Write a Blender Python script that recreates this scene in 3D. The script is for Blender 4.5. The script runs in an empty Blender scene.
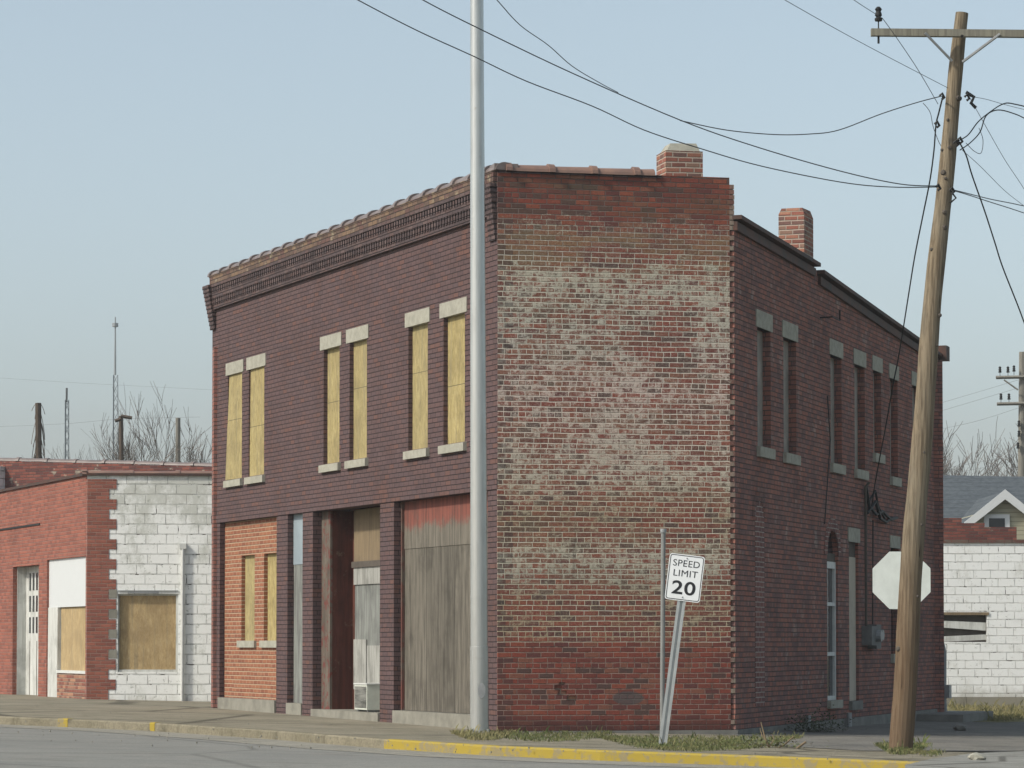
import bpy, bmesh, math, random
from mathutils import Vector, Matrix
random.seed(7)
SC = bpy.context.scene
COL = SC.collection
R_ = math.radians

# ------------------------------------------------------------------ camera
F = 3200.0
CZ = 1.26
PITCH = math.atan(130 / F)
PY_C = 513.0            # image row of the optical axis (the lens is shifted up)
cam = bpy.data.cameras.new('camera'); co = bpy.data.objects.new('camera', cam); COL.objects.link(co)
cam.sensor_width = 36.0; cam.lens = F / 1024 * 36.0; cam.shift_y = (PY_C - 384) / 1024
cam.clip_start = 0.5; cam.clip_end = 6000
co.location = (0, 0, CZ); co.rotation_euler = (math.pi / 2 + PITCH, 0, 0)
SC.camera = co

# ------------------------------------------------------------------ sky and sun
SUN_AZ = 62.0      # degrees to the left of the line from the building to the viewer
SUN_EL = 40.0
w = bpy.data.worlds.new("World"); SC.world = w; w.use_nodes = True
nt = w.node_tree; nt.nodes.clear()
sky = nt.nodes.new('ShaderNodeTexSky'); sky.sky_type = 'NISHITA'; sky.sun_disc = False
sky.sun_elevation = R_(SUN_EL); sky.sun_rotation = R_(180 + SUN_AZ)
sky.air_density = 1.0; sky.dust_density = 2.6; sky.ozone_density = 2.0; sky.altitude = 100
bg = nt.nodes.new('ShaderNodeBackground'); bg.inputs['Strength'].default_value = 0.125
wo = nt.nodes.new('ShaderNodeOutputWorld')
hsv = nt.nodes.new('ShaderNodeHueSaturation'); hsv.inputs['Saturation'].default_value = 0.62; hsv.inputs['Hue'].default_value = 0.482; hsv.inputs['Value'].default_value = 0.97; nt.links.new(sky.outputs[0], hsv.inputs['Color']); nt.links.new(hsv.outputs[0], bg.inputs[0]); nt.links.new(bg.outputs[0], wo.inputs[0])
sl = bpy.data.lights.new('sun', 'SUN'); sl.energy = 2.6; sl.angle = R_(4.0); sl.color = (1.0, 0.94, 0.82)
so = bpy.data.objects.new('sun', sl); COL.objects.link(so)
sd = Vector((-math.sin(R_(SUN_AZ)) * math.cos(R_(SUN_EL)), -math.cos(R_(SUN_AZ)) * math.cos(R_(SUN_EL)), math.sin(R_(SUN_EL))))
so.rotation_euler = sd.to_track_quat('Z', 'Y').to_euler()
SC.view_settings.view_transform = 'Standard'; SC.view_settings.look = 'None'
SC.view_settings.exposure = 0.45; SC.view_settings.gamma = 1.0; SC.view_settings.use_curve_mapping = False

# ------------------------------------------------------------------ surveying helpers (pixel + known plane -> point)
_c, _s = math.cos(PITCH), math.sin(PITCH)
def ray(px, py):
    a = (px - 512) / F; b = (PY_C - py) / F
    return Vector((a, _c - b * _s, _s + b * _c))
def at(px, py, Y):
    d = ray(px, py); k = Y / d.y
    return Vector((d.x * k, Y, CZ + d.z * k))
def on_wall(px, py, P, dr, depth=0.0, inward=None):
    P = Vector((P[0], P[1]))
    if depth: P = P + inward * depth
    d = ray(px, py)
    det = d.x * (-dr[1]) + dr[0] * d.y
    k = (P.x * (-dr[1]) + dr[0] * P.y) / det
    x, y = d.x * k, d.y * k
    return ((x - P.x) * dr[0] + (y - P.y) * dr[1], CZ + d.z * k)
def vdir(px):
    d = ray(px, 643); v = Vector((d.x, d.y)); v.normalize(); return v
def gz(x, y):                       # lie of the land
    xc = min(max(x, -14), 16); yc = min(max(y, 28), 95)
    return -0.02 * (xc + 0.2) - 0.0029 * (yc - 45.7)
def on_ground(px, py, dz=0.0):
    d = ray(px, py); k = 30.0
    for _ in range(30):
        z = gz(d.x * k, d.y * k) + dz
        k = k + ((z - CZ) / d.z - k) * 0.7
    return Vector((d.x * k, d.y * k, z))

# ------------------------------------------------------------------ mesh helpers
class MB:
    def __init__(s): s.v = []; s.f = []; s.uv = []; s.smooth = []
    def quad(s, pts, uv=None, smooth=False):
        i = len(s.v); s.v += [tuple(p) for p in pts]; s.f.append(tuple(range(i, i + len(pts))))
        if uv is None:
            a = Vector(pts[1]) - Vector(pts[0]); b = Vector(pts[2]) - Vector(pts[0]); n = a.cross(b)
            ax = max(range(3), key=lambda k: abs(n[k]))
            if ax == 2: uv = [(p[0], p[1]) for p in pts]
            elif ax == 1: uv = [(p[0], p[2]) for p in pts]
            else: uv = [(p[1], p[2]) for p in pts]
        s.uv.append(uv); s.smooth.append(smooth)
    def hexa(s, p):                 # 8 points: bottom 0-3 ccw, top 4-7
        for q in ((3, 2, 1, 0), (4, 5, 6, 7), (0, 1, 5, 4), (1, 2, 6, 5), (2, 3, 7, 6), (3, 0, 4, 7)):
            s.quad([p[k] for k in q])
    def box(s, x0, x1, y0, y1, z0, z1):
        s.hexa([(x0, y0, z0), (x1, y0, z0), (x1, y1, z0), (x0, y1, z0), (x0, y0, z1), (x1, y0, z1), (x1, y1, z1), (x0, y1, z1)])
    def prism(s, poly, z0, z1):     # poly ccw; z0,z1 numbers or functions of (x,y)
        f0 = z0 if callable(z0) else (lambda x, y: z0); f1 = z1 if callable(z1) else (lambda x, y: z1)
        s.quad([(x, y, f1(x, y)) for x, y in poly]); s.quad([(x, y, f0(x, y)) for x, y in reversed(poly)])
        n = len(poly)
        for i in range(n):
            a = poly[i]; b = poly[(i + 1) % n]
            s.quad([(a[0], a[1], f0(*a)), (b[0], b[1], f0(*b)), (b[0], b[1], f1(*b)), (a[0], a[1], f1(*a))])
    def tube(s, pts, rad, n=6, cap=True):
        pts = [Vector(p) for p in pts]
        if not hasattr(rad, '__len__'): rad = [rad] * len(pts)
        rings = []; dist = 0; ref = None
        for i, p in enumerate(pts):
            d = (pts[min(i + 1, len(pts) - 1)] - pts[max(i - 1, 0)])
            if d.length < 1e-9: d = Vector((0, 0, 1))
            d.normalize()
            if ref is None: ref = Vector((0, 0, 1)) if abs(d.z) < .9 else Vector((1, 0, 0))
            a = ref - d * ref.dot(d)
            if a.length < 1e-4: a = d.orthogonal()
            a.normalize(); ref = a; b = d.cross(a)
            if i: dist += (p - pts[i - 1]).length
            rings.append(([p + (a * math.cos(t) + b * math.sin(t)) * rad[i] for t in [2 * math.pi * k / n for k in range(n)]], dist))
        for i in range(len(rings) - 1):
            A, da = rings[i]; B, db = rings[i + 1]
            for k in range(n):
                k2 = (k + 1) % n; u0 = k / n; u1 = (k + 1) / n
                s.quad([A[k], A[k2], B[k2], B[k]], [(u0, da), (u1, da), (u1, db), (u0, db)], True)
        if cap:
            s.quad(list(reversed(rings[0][0]))); s.quad(rings[-1][0])
    def build(s, name, mat, parent=None, loc=(0, 0, 0), rot=0.0, weld=False):
        me = bpy.data.meshes.new(name); me.from_pydata(s.v, [], s.f)
        uvl = me.uv_layers.new(name='UVMap'); k = 0
        flat = [c for u in s.uv for p in u for c in p]
        uvl.data.foreach_set('uv', flat)
        me.polygons.foreach_set('use_smooth', s.smooth)
        me.materials.append(mat)
        if weld:
            bm = bmesh.new(); bm.from_mesh(me); bmesh.ops.remove_doubles(bm, verts=bm.verts, dist=1e-4); bm.to_mesh(me); bm.free()
        me.update()
        o = bpy.data.objects.new(name, me); COL.objects.link(o)
        o.location = loc; o.rotation_euler = (0, 0, rot)
        if parent: o.parent = parent
        return o

def tag(o, label=None, cat=None, group=None, kind=None):
    if label: o['label'] = label
    if cat: o['category'] = cat
    if group: o['group'] = group
    if kind: o['kind'] = kind
    return o
def thing(name, label, cat, loc=(0, 0, 0), group=None, rot=0.0):
    o = bpy.data.objects.new(name, None); COL.objects.link(o); o.location = loc; o.rotation_euler = (0, 0, rot)
    o.empty_display_size = 0.2
    return tag(o, label, cat, group)

def wallmesh(W, top, t, holes, z0=0.0, top1=None, mb=None):
    """solid wall in x(0..W), y(0..t), z(z0..top) with rectangular holes (x0,x1,z0,z1); top may slope to top1"""
    mb = mb or MB(); top1 = top if top1 is None else top1
    hi = min(top, top1) - 0.01
    xs = sorted({0.0, float(W)} | {h[0] for h in holes} | {h[1] for h in holes})
    zs = sorted({float(z0), float(hi)} | {h[2] for h in holes} | {min(h[3], hi) for h in holes})
    xs = [x for x in xs if 0 <= x <= W]; zs = [z for z in zs if z0 <= z <= hi]
    topz = lambda x: top + (top1 - top) * x / W
    nx, nz = len(xs) - 1, len(zs)       # last row up to sloping top
    def solid(i, j):
        if i < 0 or j < 0 or i >= nx or j >= nz: return False
        cx = (xs[i] + xs[i + 1]) / 2
        cz = (zs[j] + zs[j + 1]) / 2 if j < nz - 1 else hi + .001
        return not any(h[0] < cx < h[1] and h[2] < cz < h[3] for h in holes)
    for i in range(nx):
        for j in range(nz):
            if not solid(i, j): continue
            x0, x1, a = xs[i], xs[i + 1], zs[j]
            b0, b1 = (zs[j + 1], zs[j + 1]) if j < nz - 1 else (topz(x0), topz(x1))
            mb.quad([(x0, 0, a), (x1, 0, a), (x1, 0, b1), (x0, 0, b0)])
            mb.quad([(x1, t, a), (x0, t, a), (x0, t, b0), (x1, t, b1)])
            if not solid(i - 1, j): mb.quad([(x0, t, a), (x0, 0, a), (x0, 0, b0), (x0, t, b0)])
            if not solid(i + 1, j): mb.quad([(x1, 0, a), (x1, t, a), (x1, t, b1), (x1, 0, b1)])
            if not solid(i, j - 1): mb.quad([(x0, 0, a), (x0, t, a), (x1, t, a), (x1, 0, a)])
            if not solid(i, j + 1): mb.quad([(x0, 0, b0), (x1, 0, b1), (x1, t, b1), (x0, t, b0)])
    return mb

# ------------------------------------------------------------------ node helpers
class NT:
    def __init__(s, name):
        s.m = bpy.data.materials.new(name); s.m.use_nodes = True; s.t = s.m.node_tree; s.t.nodes.clear()
        s.out = s.t.nodes.new('ShaderNodeOutputMaterial'); s.b = s.t.nodes.new('ShaderNodeBsdfPrincipled')
        s.t.links.new(s.b.outputs[0], s.out.inputs[0])
    def link(s, a, b): s.t.links.new(a, b)
    def put(s, sock, v):
        if hasattr(v, 'is_output') or isinstance(v, bpy.types.NodeSocket): s.link(v, sock)
        elif isinstance(v, (tuple, list)) and len(v) == 3 and sock.type == 'RGBA': sock.default_value = (*v, 1)
        else: sock.default_value = v
    def math(s, op, a, b=None, c=None, clamp=False):
        n = s.t.nodes.new('ShaderNodeMath'); n.operation = op; n.use_clamp = clamp
        s.put(n.inputs[0], a)
        if b is not None: s.put(n.inputs[1], b)
        if c is not None: s.put(n.inputs[2], c)
        return n.outputs[0]
    def mix(s, f, a, b, mode='MIX'):
        n = s.t.nodes.new('ShaderNodeMix'); n.data_type = 'RGBA'; n.blend_type = mode; n.clamp_factor = True
        s.put(n.inputs[0], f); s.put(n.inputs[6], a); s.put(n.inputs[7], b); return n.outputs[2]
    def step(s, v, a, b):           # smooth 0..1 between a and b
        n = s.t.nodes.new('ShaderNodeMapRange'); n.interpolation_type = 'SMOOTHSTEP'; n.clamp = True
        s.put(n.inputs[0], v); s.put(n.inputs[1], a); s.put(n.inputs[2], b); return n.outputs[0]
    def noise(s, vec, scale, detail=4, rough=.55, dist=0.0, out=0):
        n = s.t.nodes.new('ShaderNodeTexNoise'); s.put(n.inputs['Scale'], scale); s.put(n.inputs['Detail'], detail)
        s.put(n.inputs['Roughness'], rough); s.put(n.inputs['Distortion'], dist)
        if vec is not None: s.link(vec, n.inputs['Vector'])
        return n.outputs[out]
    def white(s, x, y, seed=0.0):
        c = s.t.nodes.new('ShaderNodeCombineXYZ'); s.put(c.inputs[0], x); s.put(c.inputs[1], y); s.put(c.inputs[2], seed)
        n = s.t.nodes.new('ShaderNodeTexWhiteNoise'); n.noise_dimensions = '3D'; s.link(c.outputs[0], n.inputs[0]); return n.outputs[0]
    def ramp(s, v, stops, interp='LINEAR'):
        n = s.t.nodes.new('ShaderNodeValToRGB'); n.color_ramp.interpolation = interp; e = n.color_ramp.elements
        while len(e) < len(stops): e.new(0.5)
        for el, (p, c) in zip(e, stops):
            el.position = p; el.color = (*c, 1) if hasattr(c, '__len__') else (c, c, c, 1)
        s.link(v, n.inputs[0]); return n.outputs[0]
    def uv(s):
        n = s.t.nodes.new('ShaderNodeUVMap'); n.uv_map = 'UVMap'; return n.outputs[0]
    def obj(s):
        return s.t.nodes.new('ShaderNodeTexCoord').outputs['Object']
    def gen_random(s):
        return s.t.nodes.new('ShaderNodeObjectInfo').outputs['Random']
    def scalev(s, vec, sc):
        n = s.t.nodes.new('ShaderNodeMapping'); s.link(vec, n.inputs[0]); n.inputs['Scale'].default_value = sc; return n.outputs[0]
    def sep(s, vec):
        n = s.t.nodes.new('ShaderNodeSeparateXYZ'); s.link(vec, n.inputs[0]); return n.outputs
    def bump(s, h, dist, strength=1.0):
        n = s.t.nodes.new('ShaderNodeBump'); n.inputs['Distance'].default_value = dist; n.inputs['Strength'].default_value = strength
        s.link(h, n.inputs['Height']); s.link(n.outputs[0], s.b.inputs['Normal'])
    def fin(s, col, rough=.9, spec=.2, metal=0.0):
        s.put(s.b.inputs['Base Color'], col); s.put(s.b.inputs['Roughness'], rough)
        s.put(s.b.inputs['Specular IOR Level'], spec); s.put(s.b.inputs['Metallic'], metal); return s.m

def masonry(t, L=.215, h=.075, mort=.011, header=6, wob=.006):
    """running bond from the UVs in metres; returns mortar mask, random a, random b, u, v"""
    uv = t.uv(); su = t.sep(uv)
    n1 = t.noise(uv, 3.0, 3, .6); n2 = t.noise(uv, 4.1, 3, .6)
    u = t.math('ADD', su[0], t.math('MULTIPLY', t.math('SUBTRACT', n2, .5), wob * 2))
    v = t.math('ADD', su[1], t.math('MULTIPLY', t.math('SUBTRACT', n1, .5), wob * 2.4))
    vr = t.math('DIVIDE', v, h); row = t.math('FLOOR', vr); fy = t.math('FRACT', vr)
    if header:
        hd = t.math('LESS_THAN', t.math('MODULO', t.math('ADD', row, 600.0), float(header)), .5)
        Ls = t.math('MULTIPLY', t.math('SUBTRACT', 1.0, t.math('MULTIPLY', hd, .5)), L)
    else: Ls = L
    shift = t.math('ADD', t.math('MULTIPLY', t.math('MODULO', t.math('ADD', row, 600.0), 2.0), .5), t.math('MULTIPLY', t.white(row, 3.3), .18))
    ur = t.math('ADD', t.math('DIVIDE', u, Ls), shift)
    col = t.math('FLOOR', ur); fx = t.math('FRACT', ur)
    ex = t.math('MULTIPLY', t.math('MINIMUM', fx, t.math('SUBTRACT', 1.0, fx)), t.math('MULTIPLY', Ls, 1.25))
    ey = t.math('MULTIPLY', t.math('MINIMUM', fy, t.math('SUBTRACT', 1.0, fy)), h)
    e = t.math('MINIMUM', ex, ey)
    m = t.math('SUBTRACT', 1.0, t.step(e, mort * .25, mort * .85))
    return m, t.white(col, row), t.white(col, row, 5.7), uv, su

def brick_mat(name, cols, mortar, mort=.011, header=6, stain=.35, L=.215, h=.075, patch=None, dirt=None, bumpd=.009, rough=.9, morv=.25, streak=.2):
    t = NT(name); m, ra, rb, uv, su = masonry(t, L, h, mort, header)
    n = len(cols); c = t.ramp(ra, [((i + .0) / n, cc) for i, cc in enumerate(cols)], 'CONSTANT')
    fine = t.noise(uv, 60, 4, .7); big = t.noise(uv, .9, 5, .6)
    c = t.mix(.55, c, t.ramp(fine, [(.25, (.25, .25, .25)), (.75, (.8, .8, .8))]), 'OVERLAY')
    c = t.mix(t.math('MULTIPLY', t.step(big, .45, .75), stain), c, (.02, .017, .017))
    if patch:
        pc, sc, lo, hi, am = patch
        c = t.mix(t.math('MULTIPLY', t.step(t.math('ADD', t.noise(uv, sc, 5, .7), t.math('MULTIPLY', rb, .08)), lo, hi), am), c, pc)
    mc = t.mix(t.math('MULTIPLY', t.noise(uv, 7, 4), morv * 2), mortar, tuple(x * .35 for x in mortar))
    c = t.mix(m, c, mc)
    if streak:
        c = t.mix(t.math('MULTIPLY', t.step(t.noise(t.scalev(uv, (5, .3, 1)), 1.6, 5, .7), .52, .72), streak), c, (.035, .028, .025))
    if dirt:                        # ground splash up the wall
        dz, dc = dirt
        c = t.mix(t.math('MULTIPLY', t.step(t.math('ADD', su[1], t.math('MULTIPLY', big, .5)), dz, dz - .5), .7), c, dc)
    hgt = t.math('ADD', t.math('MULTIPLY', m, -1.0), t.math('MULTIPLY', fine, .35))
    hgt = t.math('ADD', hgt, t.math('MULTIPLY', rb, .3))
    t.bump(hgt, bumpd)
    return t.fin(c, rough, .15)

M = {}
M['facade'] = brick_mat('dark_maroon_brick', [(.106, .068, .066), (.100, .066, .065), (.112, .070, .067), (.094, .062, .063), (.108, .070, .070), (.102, .065, .063), (.110, .072, .071), (.097, .066, .067), (.114, .070, .066), (.104, .067, .066), (.106, .068, .067), (.099, .066, .067), (.115, .070, .066), (.13, .072, .062)], (.034, .027, .028), .010, 0, .25, patch=((.19, .09, .065), .9, .62, .76, .45), streak=.3)
M['cornice'] = brick_mat('cornice_brick', [(.085, .062, .062), (.115, .082, .078), (.085, .064, .065), (.105, .07, .066)], (.03, .024, .024), .012, 0, .35)
M['parapet_brick'] = brick_mat('weathered_brown_brick', [(.15, .10, .075), (.11, .075, .06), (.18, .12, .08), (.12, .07, .06)], (.06, .05, .045), .012, 0, .35, patch=((.34, .30, .2), 3, .58, .7, .6))
M['side'] = brick_mat('side_red_brick', [(.27, .122, .096), (.235, .112, .092), (.30, .130, .097), (.20, .104, .092), (.25, .132, .11), (.185, .102, .092), (.28, .118, .090)], (.10, .082, .076), .012, 6, .35, patch=((.40, .35, .31), 2.2, .60, .74, .4), streak=.35)
M['arch_infill'] = brick_mat('infill_red_brick', [(.19, .085, .075), (.16, .08, .075), (.21, .095, .08)], (.46, .40, .35), .014, 0, .3)
M['orange'] = brick_mat('orange_brick', [(.27, .108, .062), (.24, .094, .055), (.29, .122, .068), (.22, .085, .052), (.27, .118, .07)], (.42, .32, .22), .016, 0, .15, morv=.12)
M['redshop'] = brick_mat('red_shop_brick', [(.275, .098, .068), (.235, .086, .062), (.305, .11, .077), (.21, .08, .061), (.26, .10, .074)], (.31, .21, .17), .011, 0, .28)
M['rearbrick'] = brick_mat('rear_brick', [(.19, .065, .05), (.15, .055, .045), (.22, .08, .06), (.12, .05, .045)], (.13, .10, .09), .012, 0, .45, patch=((.35, .33, .26), 1.7, .63, .7, .7))
M['chimney'] = brick_mat('chimney_brick', [(.27, .11, .08), (.20, .085, .065), (.31, .14, .095), (.17, .095, .08), (.25, .15, .11)], (.46, .38, .31), .018, 0, .25)
M['tooth'] = brick_mat('toothing_brick', [(.22, .12, .095), (.17, .085, .07), (.26, .19, .15), (.2, .10, .08)], (.30, .26, .21), .008, 0, .3, patch=((.33, .30, .24), 2.5, .5, .6, .5))
M['brownpatch'] = brick_mat('mixed_brick', [(.30, .15, .10), (.22, .08, .06), (.36, .19, .12), (.18, .08, .06)], (.33, .28, .22), .013, 0, .2)

def chamfer_mat():
    t = NT('whitewashed_brick'); m, ra, rb, uv, su = masonry(t, .215, .075, .012, 6, .008)
    z = t.math('DIVIDE', su[1], 8.2)
    cols = [(.21, .062, .046), (.165, .053, .043), (.25, .075, .050), (.13, .050, .045), (.20, .066, .05), (.175, .056, .043), (.23, .062, .044), (.10, .06, .052), (.22, .09, .062)]
    c = t.ramp(ra, [(i / len(cols), q) for i, q in enumerate(cols)], 'CONSTANT')
    fine = t.noise(uv, 45, 4, .7); mid = t.noise(uv, 8, 5, .7, .4); big = t.noise(uv, .8, 5, .6, .3)
    wide = t.noise(t.scalev(uv, (.35, 1.6, 1)), 1.6, 4, .6)
    c = t.mix(.5, c, t.ramp(fine, [(.25, (.25, .25, .25)), (.75, (.8, .8, .8))]), 'OVERLAY')
    # old soot and moss in the upper part
    g = t.math('MULTIPLY', t.step(wide, .5, .68), t.ramp(z, [(0, .25), (.15, .15), (.2, .5), (.7, .5), (.86, .5), (.90, 1.0), (.95, .8), (1, .4)]))
    c = t.mix(t.math('MULTIPLY', g, .75), c, (.075, .07, .05))
    och = t.math('MULTIPLY', t.step(t.math('ADD', wide, t.math('MULTIPLY', rb, .12)), .42, .62), t.ramp(z, [(0, 0.0), (.20, 0.0), (.33, .4), (.38, .2), (.42, .25), (.8, .2), (.825, .8), (.87, .75), (.885, .15), (1, .1)]))
    c = t.mix(t.math('MULTIPLY', och, .7), c, (.26, .175, .085))
    mz = t.ramp(z, [(0, (.27, .19, .16)), (.145, (.30, .21, .17)), (.16, (.50, .46, .38)), (.30, (.62, .58, .49)), (.8, (.64, .59, .51)), (.9, (.20, .16, .14)), (1, (.06, .05, .045))])
    c = t.mix(m, c, t.mix(t.step(t.math('ADD', mid, t.math('MULTIPLY', t.math('SUBTRACT', big, .5), .5)), .46, .66), mz, (.11, .08, .07)))
    # remains of the white paint
    wz = t.math('ADD', z, t.math('MULTIPLY', t.math('SUBTRACT', t.noise(t.scalev(uv, (1.0, 1.5, 1)), 1.9, 7, .72), .5), t.math('MULTIPLY', t.step(z, .15, .20), .14)))
    wz = t.math('ADD', wz, t.math('MULTIPLY', t.math('SUBTRACT', mid, .5), .010))
    am = t.ramp(wz, [(0, 0.0), (.148, 0.0), (.158, .47), (.195, .50), (.22, .45), (.25, .52), (.28, .63), (.31, .60), (.34, .47), (.40, .52), (.46, .60), (.52, .55), (.60, .60), (.66, .57), (.74, .58), (.785, .64), (.81, .58), (.835, .36), (.86, .30), (.885, .42), (.91, .15), (1, .05)])
    # a cleaner wedge on the right
    wedge = t.math('MULTIPLY', t.step(t.math('SUBTRACT', su[0], t.math('MULTIPLY', t.math('ABSOLUTE', t.math('SUBTRACT', su[1], 5.6)), 1.9)), 1.35, 2.1), t.step(su[0], 3.1, 2.7))
    am = t.math('SUBTRACT', am, t.math('MULTIPLY', wedge, .20))
    f = t.math('ADD', t.math('MULTIPLY', mid, .95), t.math('MULTIPLY', t.noise(uv, 14, 6, .9), 1.15))
    f = t.math('ADD', f, t.math('MULTIPLY', big, .50))
    f = t.math('ADD', f, t.math('MULTIPLY', t.math('SUBTRACT', rb, .5), .13))
    f = t.math('ADD', f, t.math('SUBTRACT', t.math('MULTIPLY', m, .22), .08))
    f = t.math('ADD', t.math('SUBTRACT', f, .20), am)
    pm = t.math('MULTIPLY', t.step(f, 1.54, 1.74), t.math('GREATER_THAN', am, .05))
    pc = t.ramp(z, [(0, (.5, .47, .38)), (.16, (.44, .38, .26)), (.23, (.46, .40, .28)), (.27, (.46, .46, .38)), (.31, (.58, .56, .46)), (.37, (.46, .40, .28)), (.45, (.62, .58, .49)), (.6, (.66, .57, .52)), (.7, (.58, .57, .50)), (.8, (.56, .55, .46)), (1, (.4, .4, .34))])
    pc = t.mix(t.math('MULTIPLY', t.noise(uv, 30, 4, .7), .45), t.mix(1.0, pc, (1.18, 1.16, 1.1), 'MULTIPLY'), (.20, .16, .13))
    c = t.mix(t.math('MULTIPLY', pm, .80), c, pc)
    # thin film of old paint everywhere in the painted zone, and loose soot
    film = t.math('MULTIPLY', t.step(t.noise(uv, 30, 6, .9), .49, .57), t.math('GREATER_THAN', am, .28))
    c = t.mix(t.math('MULTIPLY', film, .26), c, pc)
    chips = t.math('MULTIPLY', t.step(t.noise(uv, 23, 6, .85, .5), .53, .60), .60)
    c = t.mix(t.math('MULTIPLY', chips, t.math('SUBTRACT', 1.0, t.math('MULTIPLY', m, .7))), c, (.13, .05, .042))
    streak = t.noise(t.scalev(uv, (7, .35, 1)), 1.6, 5, .7)
    c = t.mix(t.math('MULTIPLY', t.step(streak, .54, .72), .38), c, (.075, .06, .05))
    c = t.mix(t.math('MULTIPLY', t.step(t.noise(uv, 27, 5, .8), .57, .68), .35), c, (.05, .04, .038))
    # dark bonded end bricks at the left corner
    q = t.math('MULTIPLY', t.math('LESS_THAN', su[0], t.math('ADD', .12, t.math('MULTIPLY', t.math('GREATER_THAN', t.math('FRACT', t.math('DIVIDE', su[1], .15)), .5), .11))), t.math('SUBTRACT', 1.0, m))
    c = t.mix(t.math('MULTIPLY', q, t.math('MULTIPLY', t.step(rb, .3, .5), .6)), c, (.055, .045, .046))
    # patched grey spot and darker foot
    d = t.math('ADD', t.math('POWER', t.math('MULTIPLY', t.math('SUBTRACT', su[0], 1.93), 4.2), 2.0), t.math('POWER', t.math('MULTIPLY', t.math('SUBTRACT', su[1], .47), 9.5), 2.0))
    c = t.mix(t.math('MULTIPLY', t.step(t.math('ADD', d, mid), 1.6, 1.2), .75), c, (.085, .085, .085))
    c = t.mix(t.math('MULTIPLY', t.step(t.math('ADD', su[1], t.math('MULTIPLY', big, .4)), .45, .2), .75), c, (.07, .035, .032))
    hgt = t.math('ADD', t.math('MULTIPLY', m, -1.0), t.math('ADD', t.math('MULTIPLY', fine, .4), t.math('MULTIPLY', rb, .3)))
    t.bump(hgt, .009)
    return t.fin(c, .92, .12)
M['chamfer'] = chamfer_mat()

def block_mat(name, base, dirty, am=.5, joint=(.40, .41, .39), L=.42, h=.205, topd=None):
    t = NT(name); m, ra, rb, uv, su = masonry(t, L, h, .016, 0, .012)
    n = t.noise(uv, 2.2, 6, .7); f = t.noise(uv, 35, 4, .7)
    c = t.mix(t.math('MULTIPLY', f, .25), base, tuple(x * .7 for x in base))
    k = t.math('ADD', t.noise(t.scalev(uv, (1, .7, 1)), 1.5, 8, .75), t.math('MULTIPLY', rb, .06)); k = t.math('ADD', k, .08)
    if topd: k = t.math('ADD', k, t.math('MULTIPLY', t.step(su[1], topd[0], topd[1]), .13))
    c = t.mix(t.math('MULTIPLY', t.step(k, .62, .80), am), c, dirty)
    c = t.mix(t.math('MULTIPLY', t.step(t.noise(t.scalev(uv, (6, .5, 1)), 1.4, 6, .8), .56, .70), am * .7), c, tuple(x * 1.1 for x in dirty))
    c = t.mix(t.math('MULTIPLY', t.step(t.noise(uv, 9, 5, .75), .57, .67), am * .9), c, tuple(x * .6 for x in dirty))
    c = t.mix(t.math('MULTIPLY', m, t.math('MULTIPLY', t.step(t.noise(uv, 4.5, 4), .35, .6), .8)), c, t.mix(t.step(t.noise(uv, 3, 4), .4, .6), joint, tuple(min(1, x * 1.7) for x in joint)))
    c = t.mix(t.math('MULTIPLY', m, t.step(t.noise(uv, 2.7, 5, .7), .56, .62)), c, (.07, .065, .055))
    c = t.mix(t.math('MULTIPLY', t.step(t.math('ADD', su[1], n), .75, .35), .5), c, (.25, .23, .17))
    t.bump(t.math('ADD', t.math('MULTIPLY', m, -1.0), t.math('ADD', t.math('MULTIPLY', f, .3), t.math('MULTIPLY', rb, .35))), .018)
    return t.fin(c, .8, .25)
M['block'] = block_mat('white_painted_block', (.83, .84, .81), (.36, .37, .31), .6, topd=(2.6, 4.6))
M['block2'] = block_mat('white_painted_block_clean', (.80, .81, .79), (.45, .45, .40), .5)
M['footing'] = block_mat('old_concrete_footing', (.22, .21, .18), (.09, .085, .07), .8, (.2, .19, .16), 2.4, 1.2)

def plain(name, col, rough=.7, spec=.3, metal=0.0, var=.25, sc=6.0, bump=0.0, dark=None, stretch=(1, 1, 1)):
    t = NT(name); v = t.scalev(t.obj(), stretch); n = t.noise(v, sc, 5, .65)
    c = t.mix(t.math('MULTIPLY', t.step(n, .3, .7), var), col, dark or tuple(x * .45 for x in col))
    if bump: t.bump(t.noise(v, sc * 5, 4, .7), bump)
    return t.fin(c, rough, spec, metal)
def streaky(name, col, dark, ax=2, sc=9, am=.8, rough=.85, patches=None, board=None, boards_ax=0):
    """weathered wood: grain along ax; optional board joints each `board` metres"""
    t = NT(name); st = [9, 9, 9]; st[ax] = .7
    v = t.scalev(t.obj(), st); n = t.noise(v, sc / 6, 6, .7, .3); b = t.noise(t.obj(), 2.0, 4, .6)
    c = t.mix(t.math('MULTIPLY', t.step(n, .35, .68), am), col, dark)
    c = t.mix(t.math('MULTIPLY', t.step(b, .45, .7), .4), c, tuple(x * .6 for x in dark))
    if patches:
        for pc, psc, lo, hi, pam in patches:
            c = t.mix(t.math('MULTIPLY', t.step(t.noise(t.obj(), psc, 5, .7), lo, hi), pam), c, pc)
    if board:
        x = t.sep(t.obj())[boards_ax]; fr = t.math('FRACT', t.math('DIVIDE', x, board))
        rn = t.white(t.math('FLOOR', t.math('DIVIDE', x, board)), 1.0)
        c = t.mix(t.math('MULTIPLY', rn, .35), c, tuple(x * .5 for x in dark))
        c = t.mix(t.math('LESS_THAN', t.math('MULTIPLY', t.math('MINIMUM', fr, t.math('SUBTRACT', 1.0, fr)), board), .006), c, (.02, .018, .015))
    t.bump(n, .004)
    return t.fin(c, rough, .15)
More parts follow.
